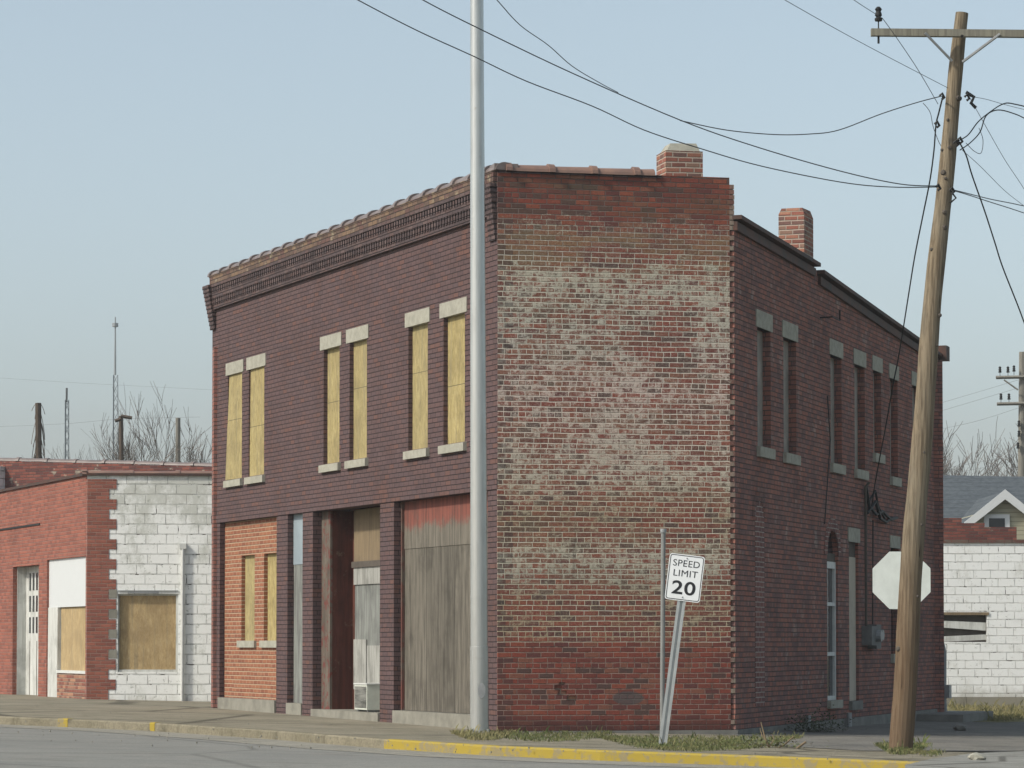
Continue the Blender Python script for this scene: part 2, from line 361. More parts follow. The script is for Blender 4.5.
def osb(name, col, dark, light):
    t = NT(name); v = t.scalev(t.obj(), (1, 1, .35)); n = t.noise(v, 15, 5, .8, .8); b = t.noise(t.obj(), 1.8, 4, .6)
    c = t.ramp(n, [(.3, dark), (.5, col), (.7, light)])
    vv = t.t.nodes.new('ShaderNodeTexVoronoi'); vv.inputs['Scale'].default_value = 16; t.link(v, vv.inputs['Vector'])
    bw_ = t.sep(vv.outputs['Color'])[0]; c = t.mix(t.math('MULTIPLY', bw_, .38), c, dark); sp2 = t.noise(t.scalev(t.obj(), (22, 22, 3)), 2.2, 5, .85, .5); c = t.mix(t.math('MULTIPLY', t.step(sp2, .5, .62), .5), c, light)
    c = t.mix(t.math('MULTIPLY', t.step(b, .42, .7), .5), c, dark)
    c = t.mix(t.math('MULTIPLY', t.step(t.noise(t.scalev(t.obj(), (9, 9, .3)), 1.4, 4, .7), .5, .7), .45), c, (.17, .16, .12))
    rnd = t.gen_random(); jz = t.math('ABSOLUTE', t.math('SUBTRACT', t.sep(t.obj())[2], t.math('ADD', 4.75, t.math('MULTIPLY', rnd, .9))))
    c = t.mix(t.math('MULTIPLY', t.math('LESS_THAN', jz, .006), .8), c, (.04, .033, .02))
    c = t.mix(t.math('MULTIPLY', rnd, .4), c, (.24, .215, .14))
    t.bump(n, .003); return t.fin(c, .8, .2)
M['osb'] = osb('weathered_osb', (.38, .30, .115), (.17, .13, .055), (.52, .43, .22))
M['osb_new'] = osb('fresh_osb', (.48, .33, .145), (.27, .175, .08), (.62, .47, .27))
M['limestone'] = plain('pale_limestone', (.36, .35, .29), .85, .2, var=.45, sc=7, bump=.004)
M['concrete'] = plain('old_concrete', (.26, .25, .21), .9, .15, var=.55, sc=3, bump=.006)
M['plinth'] = plain('dark_plinth_concrete', (.22, .215, .195), .9, .15, var=.6, sc=2.2, bump=.006)
M['tile'] = plain('terracotta_coping', (.25, .15, .11), .5, .4, var=.6, sc=3, bump=.002, dark=(.11, .075, .07))
M['tilegrey'] = plain('glazed_brown_coping', (.20, .16, .145), .4, .5, var=.7, sc=2, bump=.002, dark=(.09, .07, .065))
M['flash'] = plain('rusted_eave_board', (.045, .036, .033), .7, .25, var=.7, sc=2.5, dark=(.11, .045, .028))
M['roof'] = plain('tar_roof', (.05, .05, .05), .9, .2)
M['greywood'] = streaky('grey_weathered_plywood', (.175, .158, .128), (.062, .056, .046), 2, 9, .8, board=1.22, patches=None)
M['greyboard'] = streaky('grey_board', (.23, .24, .22), (.10, .10, .095), 2, 9, .8)
M['paleboard'] = plain('pale_blue_board', (.26, .31, .34), .7, .3, var=.3, sc=2)
M['redwood'] = streaky('faded_red_board', (.17, .06, .048), (.11, .07, .058), 2, 7, .8, patches=[((.14, .125, .10), 3, .42, .60, .8)], board=1.1)
def red_fade():
    t = NT('red_stained_grey_panel'); v = t.obj(); z_ = t.sep(v)[2]; x_ = t.sep(v)[0]
    g = t.noise(t.scalev(v, (9, 9, .7)), 1.5, 6, .7, .3)
    c = t.mix(t.math('MULTIPLY', t.step(g, .35, .68), .8), (.175, .158, .128), (.062, .056, .046))
    k = t.math('ADD', t.step(z_, 2.75, 3.35), t.math('MULTIPLY', t.math('SUBTRACT', t.noise(v, 3, 6, .75), .5), 1.6))
    c = t.mix(t.math('MULTIPLY', t.step(k, .35, .8), .85), c, t.mix(t.step(g, .4, .6), (.22, .062, .045), (.13, .05, .04)))
    fr_ = t.math('FRACT', t.math('DIVIDE', x_, 1.22)); c = t.mix(t.math('LESS_THAN', fr_, .008), c, (.02, .018, .015))
    t.bump(g, .004); return t.fin(c, .85, .15)
M['redfade'] = red_fade()
M['peel'] = streaky('peeling_white_red', (.15, .13, .105), (.065, .052, .042), 2, 8, .7, patches=[((.15, .035, .03), 7, .50, .6, .8), ((.10, .06, .05), 9, .56, .66, .7)])
M['doorbrown'] = streaky('dark_red_brown_door', (.105, .036, .025), (.035, .017, .013), 2, 7, .7, patches=[((.14, .10, .07), 6, .60, .68, .6)])
M['tanboard'] = streaky('tan_board', (.22, .165, .10), (.14, .11, .075), 2, 8, .7)
M['whiteboard'] = streaky('peeling_white_board', (.36, .36, .33), (.16, .155, .14), 2, 9, .8)
M['darkwood'] = plain('dark_frame_wood', (.10, .085, .07), .8, .2, var=.5)
M['tandoor'] = plain('tan_door_board', (.46, .41, .33), .8, .2, var=.3, sc=3)  # pale tan of the boarded side doorway
M['winboard'] = plain('grey_window_board', (.30, .275, .24), .7, .3, var=.6, sc=3)
M['darkglass'] = plain('dark_glass', (.02, .025, .03), .12, .5, var=.3)
M['white'] = plain('white_frame_paint', (.60, .61, .58), .6, .3, var=.3, sc=8)
M['oldwhite'] = streaky('weathered_white_paint', (.58, .59, .56), (.34, .34, .31), 2, 8, .7)
M['shinywhite'] = plain('white_sign_board', (.56, .58, .58), .5, .3, var=.05)
M['metal'] = plain('grey_metal', (.30, .31, .31), .5, .5, metal=.3, var=.4)
M['darkmetal'] = plain('dull_dark_metal', (.15, .15, .145), .7, .3, var=.5)
M['black'] = plain('black_cable', (.015, .015, .015), .6, .3)
M['wire'] = plain('dark_wire', (.06, .064, .068), .6, .3)
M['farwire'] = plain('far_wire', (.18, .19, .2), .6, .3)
M['ac'] = plain('white_appliance', (.55, .57, .50), .55, .35, var=.25, sc=6)
M['grille'] = streaky('grimy_grille', (.22, .22, .20), (.04, .04, .035), 0, 12, .9)
M['dark'] = plain('dark_void', (.02, .018, .016), .9, .1)
M['steelwht'] = plain('painted_steel', (.55, .57, .56), .35, .5, var=.25, sc=5)

# ------------------------------------------------------------------ building layout
A = at(497.5, 731, 45.7); A2 = Vector((A.x, A.y))
dL, dC, dR = vdir(-770), vdir(14186), vdir(1560)
sB = on_wall(735.5, 730, A2, dC)[0]; B2 = A2 + dC * sB
sL = on_wall(211, 711, A2, dL)[0]; L2 = A2 + dL * sL
sR = on_wall(939, 709, B2, dR)[0]; R2 = B2 + dR * sR
rotL = math.atan2(-dL.y, -dL.x); rotC = math.atan2(dC.y, dC.x); rotR = math.atan2(dR.y, dR.x)
inL = Vector((-math.sin(rotL), math.cos(rotL))); inC = Vector((-math.sin(rotC), math.cos(rotC))); inR = Vector((-math.sin(rotR), math.cos(rotR)))

# ------------------------------------------------------------------ ground, road, pavement
def ground_mat(name, c1, c2, c3, sc=.6, fine=30, cr=None, bump=.01, grass=None):
    t = NT(name); v = t.obj(); n = t.noise(v, sc, 6, .65); f = t.noise(v, fine, 5, .75); g = t.noise(v, sc * 5, 5, .7)
    c = t.mix(t.step(n, .35, .65), c1, c2); c = t.mix(t.math('MULTIPLY', t.step(g, .45, .7), .6), c, c3)
    c = t.mix(.6, c, t.ramp(f, [(.25, (.22, .22, .22)), (.75, (.8, .8, .8))]), 'OVERLAY')
    if cr:
        vo = t.t.nodes.new('ShaderNodeTexVoronoi'); vo.feature = 'DISTANCE_TO_EDGE'; vo.inputs['Scale'].default_value = cr
        t.link(v, vo.inputs['Vector'])
        c = t.mix(t.math('MULTIPLY', t.step(vo.outputs['Distance'], .03, .008), .6), c, (.04, .038, .03))
    gr = t.noise(v, fine * 2.6, 3, .8); c = t.mix(t.math('MULTIPLY', t.step(gr, .60, .70), .45), c, tuple(min(1, q * 1.9) for q in c1))
    sp_n = t.noise(t.scalev(v, (.6, 2.2, 1)), 1.1, 6, .75, .6); c = t.mix(t.math('MULTIPLY', t.step(sp_n, .52, .64), .38), c, tuple(q * .4 for q in c3))
    t.bump(t.math('ADD', f, t.math('MULTIPLY', gr, .6)), bump * 1.5); return t.fin(c, .95, .1)
M['terrain'] = ground_mat('dry_earth_grass', (.12, .115, .06), (.17, .15, .09), (.07, .08, .035), .15, 8)
M['road'] = ground_mat('grey_asphalt_road', (.225, .225, .205), (.20, .20, .185), (.25, .24, .215), .25, 40, None, .004)
def road_mat():
    m_ = M['road']; nt_ = m_.node_tree; b_ = [n for n in nt_.nodes if n.type == 'BSDF_PRINCIPLED'][0]
    src = b_.inputs['Base Color'].links[0].from_socket
    tc = nt_.nodes.new('ShaderNodeTexCoord'); nz = nt_.nodes.new('ShaderNodeTexNoise'); nz.inputs['Scale'].default_value = .9; nz.inputs['Detail'].default_value = 5
    ad = nt_.nodes.new('ShaderNodeMixRGB'); ad.inputs[0].default_value = .35; nt_.links.new(tc.outputs['Object'], ad.inputs[1]); nt_.links.new(nz.outputs['Color'], ad.inputs[2])
    vo = nt_.nodes.new('ShaderNodeTexVoronoi'); vo.feature = 'DISTANCE_TO_EDGE'; vo.inputs['Scale'].default_value = .16; nt_.links.new(ad.outputs[0], vo.inputs['Vector'])
    mr = nt_.nodes.new('ShaderNodeMapRange'); mr.inputs[1].default_value = .002; mr.inputs[2].default_value = .006; mr.inputs[3].default_value = .3; mr.inputs[4].default_value = 0
    nt_.links.new(vo.outputs['Distance'], mr.inputs[0]); mx = nt_.nodes.new('ShaderNodeMixRGB'); nt_.links.new(mr.outputs[0], mx.inputs[0]); nt_.links.new(src, mx.inputs[1]); mx.inputs[2].default_value = (.05, .05, .045, 1)
    nt_.links.new(mx.outputs[0], b_.inputs['Base Color'])
road_mat()
M['gutter'] = ground_mat('sandy_gutter', (.30, .285, .24), (.25, .24, .205), (.21, .20, .165), .8, 40, None, .006)
M['paving'] = ground_mat('worn_dirty_pavement', (.29, .262, .20), (.225, .205, .155), (.15, .138, .095), .5, 35, .22, .01)
M['lot'] = ground_mat('gravel_lot_shadow_tone', (.17, .165, .15), (.22, .21, .185), (.12, .115, .10), .6, 30, None, .012)  # dark asphalt and gravel, deepened to carry part of the building's shadow
M['apron'] = ground_mat('pale_concrete_apron', (.27, .27, .245), (.22, .22, .20), (.18, .17, .15), .7, 35, .5, .005)
M['kerb'] = ground_mat('kerb_concrete', (.24, .215, .155), (.19, .17, .12), (.13, .12, .085), 1.2, 30, None, .006)
t = NT('worn_yellow_kerb_paint'); v = t.obj(); n = t.noise(v, 7, 6, .75)
c = t.mix(t.math('MULTIPLY', t.step(t.math('ADD', n, t.math('MULTIPLY', t.math('SUBTRACT', t.noise(v, 1.1, 4), .5), .35)), .49, .60), .9), (.34, .255, .04), (.22, .195, .14)); c = t.mix(t.math('MULTIPLY', t.noise(v, 1.5, 4), .4), c, (.30, .22, .04))
t.bump(n, .004); M['yellow'] = t.fin(c, .8, .2)
M['drygrass'] = ground_mat('dry_grass_ground', (.26, .225, .12), (.19, .18, .09), (.12, .13, .055), .7, 25, None, .02)

mb = MB()
xs = [-2500, -900, -300, -100, -40, -14, -4, 4, 10, 16, 40, 100, 300, 900, 2500]
ys = [-300, -60, 0, 15, 28, 36, 44, 52, 60, 70, 80, 95, 140, 220, 400, 900, 3500]
for i in range(len(xs) - 1):
    for j in range(len(ys) - 1):
        q = [(xs[i], ys[j]), (xs[i + 1], ys[j]), (xs[i + 1], ys[j + 1]), (xs[i], ys[j + 1])]
        mb.quad([(x, y, gz(x, y) - .17) for x, y in q])
tag(mb.build('ground', M['terrain']), kind='structure')

DROP = -.12
kpx = [(-60, 721.5), (0, 724.5), (70, 727.5), (155, 731.5), (270, 739.5), (384, 749), (490, 756), (600, 761), (740, 766), (888, 772)]
K = [on_ground(x, y, DROP) for x, y in kpx]
K = [Vector((p.x, p.y)) for p in K]
e = (K[0] - K[2]).normalized(); K.insert(0, K[0] + e * 30)
e = (K[-1] - K[-3]).normalized(); K.append(K[-1] + e * .5)
def offs(P, d):
    o = []
    for i, p in enumerate(P):
        a = (P[min(i + 1, len(P) - 1)] - P[max(i - 1, 0)]).normalized(); n = Vector((-a.y, a.x)); o.append(p + n * d)
    return o
def strip(mb, P, Q, f0, uvs=None):
    for i in range(len(P) - 1):
        q = [P[i], P[i + 1], Q[i + 1], Q[i]]
        mb.quad([(p.x, p.y, gz(p.x, p.y) + f0) for p in q])
# road: everything on the viewer's side of the kerb
road = [K[0]] + K[1:] + [Vector((18, K[-1].y - 6)), Vector((40, 18))]
mb = MB()
base = [Vector((p.x, -40)) for p in road]
for i in range(len(road) - 1):
    a, b = road[i], road[i + 1]
    n = 14
    for k in range(n):
        y0a = -40 + (a.y + 40) * k / n; y1a = -40 + (a.y + 40) * (k + 1) / n; y0b = -40 + (b.y + 40) * k / n; y1b = -40 + (b.y + 40) * (k + 1) / n
        q = [(a.x, y0a), (b.x, y0b), (b.x, y1b), (a.x, y1a)]
        mb.quad([(x, y, gz(x, y) + DROP) for x, y in q])
tag(mb.build('road', M['road']), kind='structure')
Kg = offs(K, -1.9)
mb = MB()
G1 = offs(K, -1.1)
mb2 = MB(); strip(mb, G1, K, DROP + .004); tag(mb.build('gutter', M['gutter']), kind='structure')
# pavement slab from the kerb back to and under the buildings
Ki = offs(K, .16)
mb = MB()
for i in range(len(Ki) - 1):
    a, b = Ki[i], Ki[i + 1]
    ya, yb = 95, 95
    n = 8
    for k in range(n):
        q = [(a.x, a.y + (ya - a.y) * k / n), (b.x, b.y + (yb - b.y) * k / n), (b.x, b.y + (yb - b.y) * (k + 1) / n), (a.x, a.y + (ya - a.y) * (k + 1) / n)]
        mb.quad([(x, y, gz(x, y)) for x, y in q])
lastK = Ki[-1]
# right of the kerb end the paving ramps down to the side street
q = [(lastK.x, lastK.y), (9.5, lastK.y + 1.5), (9.5, 60), (lastK.x, 60)]
mb.quad([(q[0][0], q[0][1], gz(*q[0])), (q[1][0], q[1][1], gz(*q[1]) - .12), (q[2][0], q[2][1], gz(*q[2]) - .02), (q[3][0], q[3][1], gz(*q[3]))])
mb.quad([(lastK.x, 60, gz(lastK.x, 60)), (9.5, 60, gz(9.5, 60) - .02), (9.5, 95, gz(9.5, 95)), (lastK.x, 95, gz(lastK.x, 95))])
mb.quad([(9.5, lastK.y + 1.5, gz(9.5, lastK.y) - .12), (26, 41, gz(16, 41) - .12), (26, 60, gz(16, 60) - .02), (9.5, 60, gz(9.5, 60) - .02)])
mb.quad([(9.5, 60, gz(9.5, 60) - .02), (26, 60, gz(16, 60) - .02), (26, 95, gz(16, 95)), (9.5, 95, gz(9.5, 95))])
tag(mb.build('pavement', M['paving']), kind='structure')
# kerb stones and yellow stretches
def kerb(mb, P, Q, top=.0):
    for i in range(len(P) - 1):
        a, b, c_, d_ = P[i], P[i + 1], Q[i + 1], Q[i]
        z = [gz(p.x, p.y) for p in (a, b, c_, d_)]
        mb.quad([(a.x, a.y, z[0] + DROP - .05), (b.x, b.y, z[1] + DROP - .05), (b.x, b.y, z[1] + top - .015), (a.x, a.y, z[0] + top - .015)])
        a2, b2 = a + (d_ - a) * .12, b + (c_ - b) * .12
        mb.quad([(a.x, a.y, z[0] + top - .015), (b.x, b.y, z[1] + top - .015), (b2.x, b2.y, z[1] + top + .004), (a2.x, a2.y, z[0] + top + .004)])
        mb.quad([(a2.x, a2.y, z[0] + top + .004), (b2.x, b2.y, z[1] + top + .004), (c_.x, c_.y, z[2] + top + .006), (d_.x, d_.y, z[3] + top + .006)])
iy = 6                                  # yellow begins at this point of the line
mb = MB(); Kq = offs(K, .165); kerb(mb, K[:iy + 1], Kq[:iy + 1]); tag(mb.build('kerb', M['kerb']), kind='structure')
mb = MB(); kerb(mb, K[iy:], Kq[iy:]); tag(mb.build('yellow_kerb', M['yellow']), kind='structure')
def kerbpatch(px0, px1, face=True):
    def onk(px):
        for i in range(len(K) - 1):
            a, b = K[i], K[i + 1]
            r = ray(px, 700); s0 = a.x - a.y * r.x / r.y; s1 = b.x - b.y * r.x / r.y
            if s0 <= 0 <= s1 or s1 <= 0 <= s0: return a + (b - a) * (s0 / (s0 - s1))
        return K[0]
    a, b = onk(px0), onk(px1); d = (b - a).normalized(); n = Vector((-d.y, d.x))
    P = [a - n * .006, b - n * .006]; Q = [a + n * .15, b + n * .15]
    mb = MB(); kerb(mb, P, Q, .006); return mb
for p in ((58, 68), (150, 155)):
    o = kerbpatch(*p).build('kerb_paint_remnant', M['yellow']); tag(o, kind='structure')
# dark lot by the side wall, building's shadow partly in its colour, dry grass at the far wall, pale apron
def sheet(name, pts, dz, mat, n=1):
    mb = MB(); mb.quad([(p[0], p[1], gz(p[0], p[1]) + dz) for p in pts]); return tag(mb.build(name, mat), kind='structure')
def gp(px, py): p = on_ground(px, py); return (p.x, p.y)
sheet('side_lot', [gp(742, 744), gp(860, 751), gp(1000, 752), gp(1100, 748), gp(1100, 722), gp(1000, 716), (R2.x + .3, R2.y + 6), (R2.x, R2.y), (B2.x, B2.y)], .006, M['lot'])
sheet('apron', [gp(905, 766), gp(930, 760), gp(975, 754), gp(1090, 749), gp(1090, 790), gp(905, 790)], .012, M['apron'])
sheet('grass_verge', [gp(940, 721), gp(1000, 723), gp(1100, 720), gp(1100, 708), (12, 82), (8.6, 82)], .010, M['drygrass'])

# ------------------------------------------------------------------ THE CORNER BUILDING
bld = thing('brick_building', 'two-storey dark brick corner building with a narrow whitewashed angled wall and boarded windows', 'building', (A.x, A.y, 0))
def off(p2, z=0): return (p2[0] - A.x, p2[1] - A.y, z)
HT = 8.05; BAND = 3.46
LW = sL                                   # facade length; facade-local x = LW - s
fx = lambda s: LW - s
lint = [(13.46, 12.38), (12.18, 11.05), (8.02, 6.93), (6.68, 5.59), (3.87, 2.78), (2.34, 1.21)]
opens = [(13.36, 12.48), (12.07, 11.15), (7.86, 7.04), (6.53, 5.68), (3.74, 2.88), (2.2, 1.31)]
holes = [(fx(a), fx(b), 4.22, 6.13) for a, b in opens]
fl = off(L2)
wallmesh(LW, HT, .32, holes, z0=BAND).build('front_wall', M['facade'], bld, fl, rotL)
# shadow line of the lower edge: soldier course 15 mm proud
mb = MB(); mb.box(0, LW - .0, -.012, .0, BAND + .002, BAND + .15); mb.build('lintel_band', M['facade'], bld, fl, rotL)
for i, ((a, b), (l0, l1)) in enumerate(zip(opens, lint)):
    x0, x1 = fx(a), fx(b)
    mb = MB(); wz = .0
    if i == 0: mb.hexa([(x0 - .02, -.035, 4.22), (x1, .02, 4.22), (x1, .035, 4.22), (x0 - .02, -.02, 4.22), (x0, .03, 6.13), (x1, .03, 6.13), (x1, .045, 6.13), (x0, .045, 6.13)])
    elif i == 1: mb.hexa([(x0, .02, 4.22), (x1, .03, 4.22), (x1, .045, 4.22), (x0, .035, 4.22), (x0, .035, 6.13), (x1, .03, 6.13), (x1, .045, 6.13), (x0, .05, 6.13)])
    else: mb.box(x0, x1, .07, .085, 4.22, 6.13)
    wn = mb.build('window', M['osb'], bld, fl, rotL)
    mb = MB(); mb.box(fx(l0), fx(l1), -.014, .07, 6.13 - .006, 6.345); 
    mb.build('lintel', M['limestone'], wn)
    mb = MB(); mb.hexa([(x0 - .08, -.06, 4.08), (x1 + .08, -.06, 4.08), (x1 + .08, .07, 4.08), (x0 - .08, .07, 4.08), (x0 - .08, -.06, 4.20), (x1 + .08, -.06, 4.20), (x1 + .08, .07, 4.23), (x0 - .08, .07, 4.23)])
    mb.build('sill', M['limestone'], wn)
    mb = MB(); mb.box(x0, x1, .2, .3, 4.0, 6.3); mb.build('dark_interior', M['dark'], wn)
# cornice with two dentil rows
mb = MB()
x0c, x1c = .0, LW - .02
mb.box(x0c, x1c, -.10, 0, 7.80, 7.855); mb.box(x0c + .25, x1c - .28, -.045, 0, 7.69, 7.80)
mb.box(x0c, x1c, -.085, 0, 7.60, 7.69); mb.box(x0c + .25, x1c - .28, -.03, 0, 7.48, 7.60)
mb.box(x0c, x1c, -.06, 0, 7.40, 7.48)
k = .26
while k < LW - .34:
    mb.box(k, k + .062, -.092, -.045, 7.69, 7.80); mb.box(k, k + .062, -.078, -.03, 7.48, 7.60); k += .117
mb.build('cornice', M['cornice'], bld, fl, rotL)
mb = MB(); mb.box(0, LW - .02, -.06, 0, 7.855, HT - .002); mb.build('parapet_band', M['parapet_brick'], bld, fl, rotL)
for side, xa in ((0, -.0), (1, LW - .27)):
    mb = MB()
    for k in range(11):
        z = 7.04 + k * .075; e_ = .015 + .0115 * k
        if side == 0: mb.box(-e_, .25, -e_ - .03, .16, z, z + .068)
        else: mb.box(xa, LW - .03, -e_ * .7 - .02, 0.0, z, z + .068)
    mb.build('cornice_bracket', M['cornice'], bld, fl, rotL)
# chamfered wall
holesC = [(.86, .97, .42, .60), (.80, .90, .60, .70), (.97, 1.05, .53, .63), (.97, 1.12, .40, .46), (2.62, 2.70, .25, .42)]
wallmesh(sB - .07, HT, .30, [(.84, .95, .58, .655), (.88, 1.02, .505, .58), (.90, .99, .655, .70)][:3] + [(1.02, 1.16, .43, .505)], z0=0).build('corner_wall', M['chamfer'], bld, off(A2), rotC)
mb = MB(); mb.box(.7, 1.3, .035, .10, .3, .8); mb.build('broken_brick_core', M['brownpatch'], bld, off(A2), rotC)
mb = MB(); k = 0; z = .075
rr = random.Random(3)
while z < HT - .1:
    if z > 7.3 or k % 2 == 0:
        if not (.2 < z < .42):
            e_ = rr.uniform(-.012, .006) if z < 7.45 else rr.uniform(-.004, .006)
            mb = MB(); mb.box(sB - .0695, sB + e_, -.004 + rr.uniform(-.004, .003), .12, z + .008, z + .072); mb.build('bonding_brick', M['tooth'], bld, off(A2), rotC)
    z += .075; k += 1
mb = MB(); mb.box(-.02, sB + .03, -.03, .28, -.35, -.0); mb.build('plinth', M['plinth'], bld, off(A2), rotC)
# side wall
T0, T1, S1 = 7.42, 7.30, 5.5
rw = [(1.40, 2.25, 6.0, 4.2), (3.10, 3.97, 6.0, 4.2), (6.47, 7.32, 6.02, 4.22), (8.36, 9.2, 6.02, 4.22), (9.93, 10.62, 6.04, 4.58), (11.4, 12.1, 6.02, 4.24), (13.5, 14.35, 6.05, 4.24)]
holesR = [(a, b, zb, zt) for a, b, zt, zb in rw]
holesR += [(6.15, 6.98, .32, 3.12), (7.85, 8.62, .28, 2.97), (11.42, 12.13, 1.06, 2.97)]
fr = off(B2); SH = .06
mb = wallmesh(S1, T0, .32, [h for h in holesR if h[1] < S1], z0=0, top1=T1)
mb2 = wallmesh(sR - S1, 7.22, .32, [(h[0] - S1, h[1] - S1, h[2], h[3]) for h in holesR if h[0] > S1], z0=0, top1=6.74)
for v in mb2.v: mb.v.append((v[0] + S1, v[1], v[2]))
n0 = len(mb.v) - len(mb2.v)
for f, u, sm in zip(mb2.f, mb2.uv, mb2.smooth):
    mb.f.append(tuple(i + n0 for i in f)); ys_ = [mb2.v[i] for i in f]
    mb.uv.append([(uu + S1 if not all(abs(p[0] - ys_[0][0]) < 1e-6 for p in ys_) else uu, vv) for uu, vv in u]); mb.smooth.append(sm)
mb.build('side_wall', M['side'], bld, fr, rotR)
mb = MB(); mb.box(0.02, sR + .02, -.035, .28, -.75, 0.0); mb.build('plinth', M['plinth'], bld, fr, rotR)
mb = MB(); mb.box(13.6, 16.9, -.9, -.036, -.9, -.06); mb.build('rear_step', M['plinth'], bld, fr, rotR)
# eaves
mb = MB()
def sl_(x0, x1, za, zb, y0, y1, th): mb.hexa([(x0, y0, za - th), (x1, y0, zb - th), (x1, y1, zb - th), (x0, y1, za - th), (x0, y0, za), (x1, y0, zb), (x1, y1, zb), (x0, y1, za)])
sl_(-.02, S1 - .25, 7.50, 7.39, -.12, .35, .06); sl_(S1 + .02, sR + .1, 7.31, 6.83, -.12, .35, .06)
sl_(0.0, S1 - .3, 7.41, 7.30, -.05, 0, .13); sl_(S1 + .05, sR, 7.21, 6.74, -.05, 0, .13)
mb.build('eave_board', M['flash'], bld, fr, rotR)
mb = MB(); mb.box(sR - .1, sR + .25, -.2, .2, 6.72, 7.0); mb.build('eave_return', M['flash'], bld, fr, rotR)
for a, b, zt, zb in rw:
    mb = MB(); mb.box(a, b, .125, .14, zb, zt)
    wn = mb.build('window', M['winboard'], bld, fr, rotR)
    mb = MB(); mb.box(a - .09, b + .09, -.015, .10, zt, zt + .26); mb.build('lintel', M['limestone'], wn)
    mb = MB(); mb.box(a - .06, b + .06, -.06, .11, zb - .15, zb + .004); mb.build('sill', M['limestone'], wn)
    mb = MB(); mb.box(a + .35, a + .38, .115, .127, zb, zt); mb.build('batten', M['darkwood'], wn)
# arched window with white frame
a, b = 6.15, 6.98
mb = MB(); mb.box(a, b, .085, .10, .32, 3.12); wn = mb.build('arched_window', M['darkglass'], bld, fr, rotR)
mb = MB()
for z0_, z1_ in ((.32, .39), (1.05, 1.11), (1.87, 1.93), (2.49, 2.60)): mb.box(a + .05, b - .05, .04, .082, z0_, z1_)
for xx in (a + .0, b - .07): mb.box(xx, xx + .07, .038, .084, .32, 2.6)
mb.build('frame', M['white'], wn)
mb = MB(); mb.box(a, b, .05, .083, 2.6, 2.74); mb.build('transom', M['darkwood'], wn)
mb = MB(); r_ = (b - a) / 2; cx_ = (a + b) / 2; n = 10
for k in range(n):       # masonry spandrels that round the head of the opening
    t0, t1 = math.pi * k / n, math.pi * (k + 1) / n
    p0 = (cx_ + r_ * math.cos(t0), 2.70 + r_ * math.sin(t0)); p1 = (cx_ + r_ * math.cos(t1), 2.70 + r_ * math.sin(t1))
    mb.quad([(p0[0], .003, 3.12), (p1[0], .003, 3.12), (p1[0], .003, p1[1]), (p0[0], .003, p0[1])])
    mb.quad([(p0[0], .003, p0[1]), (p1[0], .003, p1[1]), (p1[0], .2, p1[1]), (p0[0], .2, p0[1])])
mb.build('arch_head', M['side'], wn)
mb = MB(); n = 13
for k in range(n):
    t0, t1 = math.pi * (k + .06) / n, math.pi * (k + .94) / n
    ps = [(cx_ + q_ * math.cos(t_), 2.70 + q_ * math.sin(t_)) for q_, t_ in ((r_ + .01, t0), (r_ + .21, t0), (r_ + .21, t1), (r_ + .01, t1))]
    mb.quad([(x, -.012, z) for x, z in ps][::-1]); mb.quad([(ps[1][0], -.012, ps[1][1]), (ps[1][0], .0, ps[1][1]), (ps[2][0], .0, ps[2][1]), (ps[2][0], -.012, ps[2][1])])
mb.build('arch_bricks', M['arch_infill'], wn)
mb = MB(); mb.box(a - .05, b + .05, -.07, .16, .19, .32); mb.build('sill', M['limestone'], wn)
# boarded doorway
mb = MB(); mb.box(7.85, 8.62, .05, .08, .28, 2.72); dr_ = mb.build('boarded_door', M['tandoor'], bld, fr, rotR)
mb = MB(); mb.box(7.76, 8.71, -.015, .12, 2.97, 3.21); mb.build('lintel', M['limestone'], dr_)
mb = MB(); mb.box(7.85, 8.62, .06, .12, 2.72, 2.97); mb.build('transom', M['darkwood'], dr_)
mb = MB(); mb.box(7.80, 8.67, -.06, .1, .13, .28); mb.build('door_step', M['plinth'], dr_)
mb = MB(); mb.box(11.42, 12.13, .12, .13, 1.06, 2.97); wn = mb.build('window', M['darkglass'], bld, fr, rotR)
mb = MB(); mb.box(11.32, 12.23, -.015, .11, 2.97, 3.19); mb.build('lintel', M['limestone'], wn)
mb = MB(); mb.box(11.35, 12.2, -.06, .12, .9, 1.064); mb.build('sill', M['limestone'], wn)
# bricked-up narrow arch
mb = MB(); mb.box(1.22, 1.78, -.006, 0, .32, 3.1)
for k in range(8):
    t0, t1 = math.pi * k / 8, math.pi * (k + 1) / 8
    mb.quad([(1.5, -.006, 3.1), (1.5 + .28 * math.cos(t1), -.006, 3.1 + .28 * math.sin(t1)), (1.5 + .28 * math.cos(t0), -.006, 3.1 + .28 * math.sin(t0))])
mb.build('bricked_up_opening', M['arch_infill'], bld, fr, rotR)
mb = MB()
for k in range(11):
    t0, t1 = math.pi * (k + .05) / 11, math.pi * (k + .95) / 11
    ps = [(1.5 + q_ * math.cos(t_), 3.1 + q_ * math.sin(t_)) for q_, t_ in ((.29, t0), (.46, t0), (.46, t1), (.29, t1))]
    mb.quad([(x, -.010, z) for x, z in ps][::-1])
mb.build('arch_bricks', M['side'], bld, fr, rotR)
